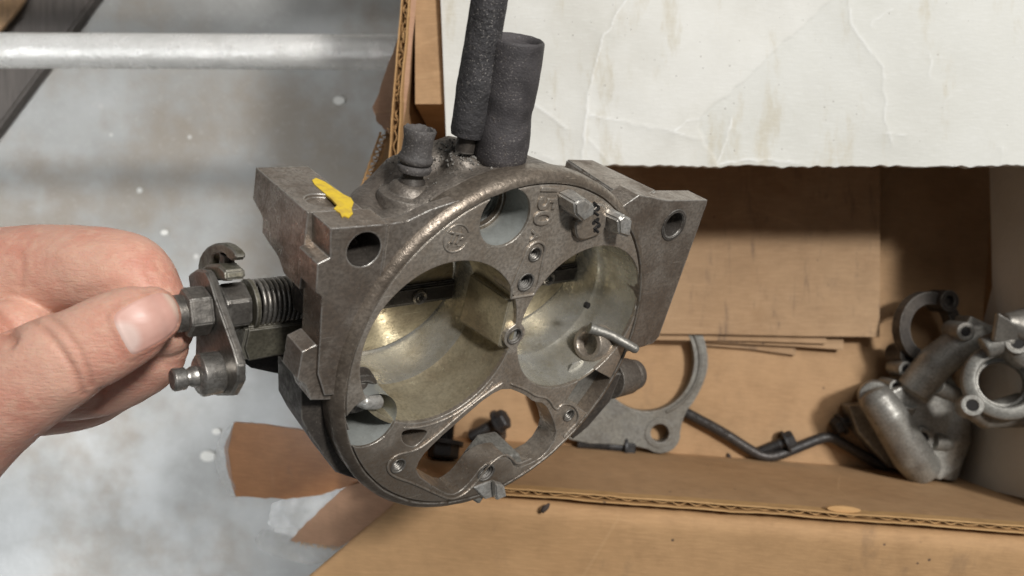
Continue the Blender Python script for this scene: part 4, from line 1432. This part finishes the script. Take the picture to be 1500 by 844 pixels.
ring_c = Vector(flat([(948, 528)])[0])
oring = [(ring_c.x + 0.0335 * math.cos(a), ring_c.y + 0.0335 * math.sin(a)) for a in np.linspace(0, 2 * math.pi, 64, endpoint=False)]
out = flat([(985, 436), (990, 418), (1004, 411), (1022, 418), (1033, 440), (1030, 460), (1023, 474), (1034, 500), (1039, 530), (1034, 556), (1020, 585), (1004, 606), (997, 630), (997, 646), (985, 662), (964, 666), (944, 656), (905, 652), (850, 650), (800, 630), (775, 560), (800, 490), (880, 452), (950, 446)])
out = [p[:2] for p in smooth_poly([(*p, 0) for p in out], 1)]
bighole = [(ring_c.x + 0.0300 * math.cos(a), ring_c.y + 0.0325 * math.sin(a)) for a in np.linspace(0, 2 * math.pi, 64, endpoint=False)]
h1 = flat([(967, 635)])[0]; h2 = flat([(1010, 443)])[0]
MB().prism(out, 0.0015, 0.0105, [bighole, circ(h1, 0.0058, 28), circ(h2, 0.0056, 28)]).build('plate_body', DULLCAST, ap, 35, 0.0006)
for h, r in ((h1, 0.0058), (h2, 0.0056)):
    MB().lathe([(r, 0.0100), (r + 0.0001, 0.0112), (r + 0.0034, 0.0112), (r + 0.0036, 0.0100)], (*h, 0), (0, 0, 1), 32, closed=True).build('bolt_seat', DULLCAST, ap)
MB().tube([(ring_c.x + 0.0338 * math.cos(a), ring_c.y + 0.0350 * math.sin(a), 0.0105) for a in np.linspace(-1.2, 1.1, 40)], 0.0012, 8).build('raised_rim', DULLCAST, ap, 60)


def bolt(p_head, p_tip, r, label, hex_=True, z=None):
    """hex flange bolt; origin at the head"""
    d = (p_tip - p_head)
    L = d.length
    o = at_root('bolt', p_head, label, 'bolt', 'loose black bolts in the box')
    dn = d.normalized()
    MB().lathe([(r * 1.5, 0), (r * 1.72, r * 0.25), (r * 1.72, r * 1.5)], (0, 0, 0), dn, 6).build('head', BLACKST, o, 25, 0.0003)
    prof = [(r * 2.1, r * 1.45), (r * 2.1, r * 1.9), (r, r * 2.0)]
    h = L * 0.45
    prof.append((r, h))
    while h < L - 0.0012:
        prof += [(r * 0.98, h), (r * 0.84, h + 0.0005), (r * 0.98, h + 0.001)]
        h += 0.0011
    prof += [(r * 0.7, L)]
    MB().lathe(prof, (0, 0, 0), dn, 24).build('shank', BLACKST, o, 35)
    return o


zr = lambda x, y, h: at(x, y, CZ - ZB - h)
bolt(zr(1163, 642, .0062), zr(1112, 662, .0040), 0.0034, 'short black hex bolt lying behind the bent rod')
bolt(zr(1221, 627, .0062), zr(1290, 592, .0052), 0.0034, 'black hex bolt whose shank runs under the grey pump housing')
bolt(zr(742, 612, .0250), zr(690, 640, .0180), 0.0038, 'upper of two black bolts seen through the bowl window')
bolt(zr(738, 634, .0150), zr(688, 637, .0080), 0.0038, 'lower of two black bolts seen through the bowl window')
bolt(zr(930, 656, .0062), zr(845, 650, .0052), 0.0036, 'black bolt beside the lower ear of the adapter plate')
bolt(zr(648, 672, .075), zr(655, 610, .068), 0.0052, 'thick dark bolt standing under the left of the bowl window')

# bent threaded rod
pts = [(985, 594), (1008, 606), (1060, 634), (1100, 660), (1118, 669), (1136, 669), (1170, 655), (1202, 642), (1216, 640), (1232, 648), (1270, 671), (1296, 684)]
P = smooth_poly([zr(x, y, .0052) for x, y in pts], 1, False)
o_ = P[0].copy(); o_.z = ZB
dense = []
for a_, b_ in zip(P[:-1], P[1:]):
    k = max(1, int((b_ - a_).length / 0.0005))
    dense += [a_.lerp(b_, i / k) for i in range(k)]
rad = []
for i in range(len(dense)):
    s = i / len(dense)
    rad.append(0.0033 + (0.00028 * math.sin(i * 2.2) if (s < 0.26 or s > 0.86) else 0.0))
rod = MB().tube([p - o_ for p in dense], rad, 14).build('bent_rod', BLACKST, None, 60)
rod.location = o_
tag(rod, 'black bent rod with threaded ends lying along the near side of the box', 'rod')

# grey pump housing
org = zr(1340, 620, 0.0)
ph = at_root('pump_housing', org, 'grey cast pump housing with rounded tube and small screw bosses', 'housing')
L_ = lambda x, y, h: zr(x, y, h) - org
mb = MB()
mb.tube([L_(1276, 572, .038), L_(1279, 577, .039), L_(1283, 583, .040), L_(1300, 608, .041), L_(1336, 668, .038), L_(1352, 690, .034), L_(1357, 698, .032)], [0.0035, 0.0085, 0.0105, 0.0112, 0.0120, 0.0105, 0.005], 24)
mb.tube([L_(1282, 582, .038), L_(1281, 580, .008)], [0.0095, 0.0105], 20)
pl_ = [tuple(L_(x, y, .030)[:2]) for x, y in [(1300, 570), (1345, 552), (1385, 548), (1402, 580), (1404, 640), (1398, 682), (1370, 700), (1345, 694), (1320, 650)]]
mb.prism(pl_, 0.002, 0.037)
mb.prism([tuple(L_(x, y, .03)[:2]) for x, y in [(1256, 600), (1290, 596), (1330, 660), (1350, 700), (1320, 694), (1270, 640)]], 0.002, 0.016)
mb.tube([L_(1338, 572, .034), L_(1372, 530, .040), L_(1412, 500, .046), L_(1436, 492, .046)], [0.0105, 0.0108, 0.0105, 0.0085], 24)
mb.tube([L_(1352, 556, .026), L_(1412, 496, .028)], [0.010, 0.010], 20)
mb.tube([L_(1372, 690, .024), L_(1396, 640, .030), L_(1402, 590, .030)], [0.012, 0.010, 0.008], 20)
mb.box(L_(1425, 490, .044), (0.020, 0.016, 0.016), Matrix.Rotation(-0.45, 3, 'Z'))
link('housing_body', melt(mb, 0.0008, 4), GREYCAST, ph, 60)
for (x, y, h, r) in ((1327, 541, .030, .0050), (1358, 563, .0405, .0062), (1352, 641, .0400, .0062), (1311, 566, .030, .0040), (1414, 486, .056, .0056)):
    c = L_(x, y, h)
    b_ = MB().lathe([(r * 1.08, -0.016), (r, 0), (r * 0.92, 0.0010), (r * 0.55, 0.0010), (r * 0.5, 0.0004), (r * 0.48, -0.006)], c, (0, 0, 1), 28).build('screw_boss', GREYCAST, ph)
    MB().prism(circ((c.x, c.y), r * 0.46, 18), c.z - 0.0005, c.z + 0.0004).build('screw_hole', VOID, b_, None)
for (x0, y0, x1, y1, h) in ((1372, 565, 1398, 580, .037), (1366, 646, 1402, 652, .036), (1330, 590, 1324, 604, .036)):
    MB().tube([L_(x0, y0, h), L_(x1, y1, h - 0.004)], [0.0055, 0.0058], 16).build('rib', GREYCAST, ph, 60)
c = L_(1362, 600, .0302)
MB().cyl(c, c + Vector((0, 0, .0004)), 0.0020, 16).build('screw_hole', VOID, ph)

# cast ring at the right edge
RH_ = 0.042
org = zr(1464, 562, 0.03 + RH_)
rg = at_root('ring_housing', org, 'pale grey cast throttle ring with notched bore leaning on the pump housing', 'ring')
axr = Vector((-0.35, 0.20, 1)).normalized()
rr_ = 0.0178
MB().lathe([(0.0112, 0.000), (rr_ + 0.002, 0.000), (rr_ + 0.0035, 0.010), (rr_ + 0.0028, 0.0145), (rr_ + 0.001, 0.016), (0.0148, 0.016), (0.0138, 0.0150), (0.0134, 0.0060), (0.0116, 0.0056)], (0, 0, 0), axr, 64, closed=True).build('ring_body', GREYCAST, rg, 40)
for (x, y, r, h) in ((1424, 594, .0060, .044), (1490, 502, .0064, .050)):
    c = zr(x, y, h + RH_) - org
    b_ = MB().lathe([(r * 1.1, -0.016), (r, 0), (r * 0.92, 0.0008), (r * 0.55, 0.0008), (r * 0.5, 0.0002), (r * 0.48, -0.006)], c, axr, 28).build('lug', GREYCAST, rg)
    MB().cyl(c - axr * 0.0008, c + axr * 0.0003, r * 0.48, 18).build('screw_hole', VOID, b_)
mb = MB()
mb.tube([zr(1500, 520, .040 + RH_) - org, zr(1470, 498, .042 + RH_) - org, zr(1440, 510, .040 + RH_) - org], [0.010, 0.008, 0.006], 16)
mb.tube([zr(1540, 470, .045 + RH_) - org, zr(1495, 480, .046 + RH_) - org, zr(1470, 470, .050 + RH_) - org], [0.012, 0.010, 0.004], 16)
mb.tube([zr(1500, 600, .030 + RH_) - org, zr(1440, 610, .032 + RH_) - org, zr(1420, 596, .036 + RH_) - org], [0.010, 0.007, 0.006], 16)
link('ring_arm', melt(mb, 0.0008, 3), GREYCAST, rg, 60)
fin = MB().slab([zr(x, y, h + RH_) - org for x, y, h in ((1462, 458, .055), (1478, 468, .056), (1500, 486, .054), (1498, 506, .048), (1455, 500, .048))], 0.003, (0, 0, -1)).build('fin', GREYCAST, rg, 35, 0.0005)

# dark ring standing in the shade
org = zr(1352, 478, 0.0)
dr = at_root('clamp_ring', org, 'dark eared clamp ring in the shaded corner of the box', 'ring')
axd = Vector((0.25, 0.0, 1)).normalized()
c0 = zr(1352, 480, 0.02) - org
MB().lathe([(0.0148, 0), (0.0225, 0), (0.0222, 0.007), (0.0150, 0.007)], c0, axd, 56, closed=True).build('ring_body', DARKCAST, dr, 40)
c = zr(1388, 441, .026) - org
MB().lathe([(0.0070, -0.012), (0.0066, 0.002), (0.0036, 0.002), (0.003, -0.004), (0, -0.0042)], c, axd, 28).build('lug', DARKCAST, dr)
c = zr(1328, 520, .024) - org
MB().lathe([(0.0064, -0.012), (0.0060, 0.002), (0.0032, 0.002), (0.003, -0.004), (0, -0.0042)], c, axd, 28).build('lug', DARKCAST, dr)

# crumbs of dirt
t = NT('dirt_crumb')
CRUMB = t.out((0.05, 0.035, 0.028), 0.8, 0, t.noise(900), 0.0004)
def crumb(p, s, ang, label):
    me = MB().lathe([(0, -1), (0.35, -0.8), (0.5, -0.2), (0.42, 0.4), (0.2, 0.9), (0, 1)], (0, 0, 0), (1, 0, 0), 12).mesh('crumb')
    for v in me.vertices:
        v.co = Matrix.Rotation(ang, 3, 'Z') @ (v.co * s + Vector((1, 1, 1)) * 0.15 * s * noise.noise(v.co * 3))
    o = link('dirt_crumb', me, CRUMB, None, 60)
    o.location = p
    tag(o, label, 'crumb')
crumb(at(799, 744, .421), 0.0030, 0.8, 'dark seed shaped crumb on the folded near flap of the box')
crumb(zr(1068, 668, .0012), 0.0022, 2.0, 'tiny dark crumb beside the bent rod on the box bottom')

t = NT('plaster')
PLASTER = t.out((0.68, 0.67, 0.63), 0.8, 0, t.noise(300), 0.0006)
for (x, y, sz, lab) in ((305, 668, 0.0075, 'white plaster flake on the concrete beside the taped flap'), (318, 632, 0.0045, 'small white plaster flake near the tip of the taped flap'), (242, 341, 0.0040, 'tiny pale chip on the floor above the curled forefinger'), (497, 148, 0.0060, 'round pale chip on the floor below the pale rail')):
    p = at(x, y, CZ - 0.0005)
    out = [(sz * (1 + 0.5 * noise.noise(Vector((k, x, 0)))) * math.cos(k * 0.7), sz * 0.7 * (1 + 0.5 * noise.noise(Vector((k, y, 3)))) * math.sin(k * 0.7)) for k in range(9)]
    o = MB().prism(out, 0, 0.0018).build('plaster_flake', PLASTER, None, 30, 0.0005)
    o.location = p
    tag(o, lab, 'flake')
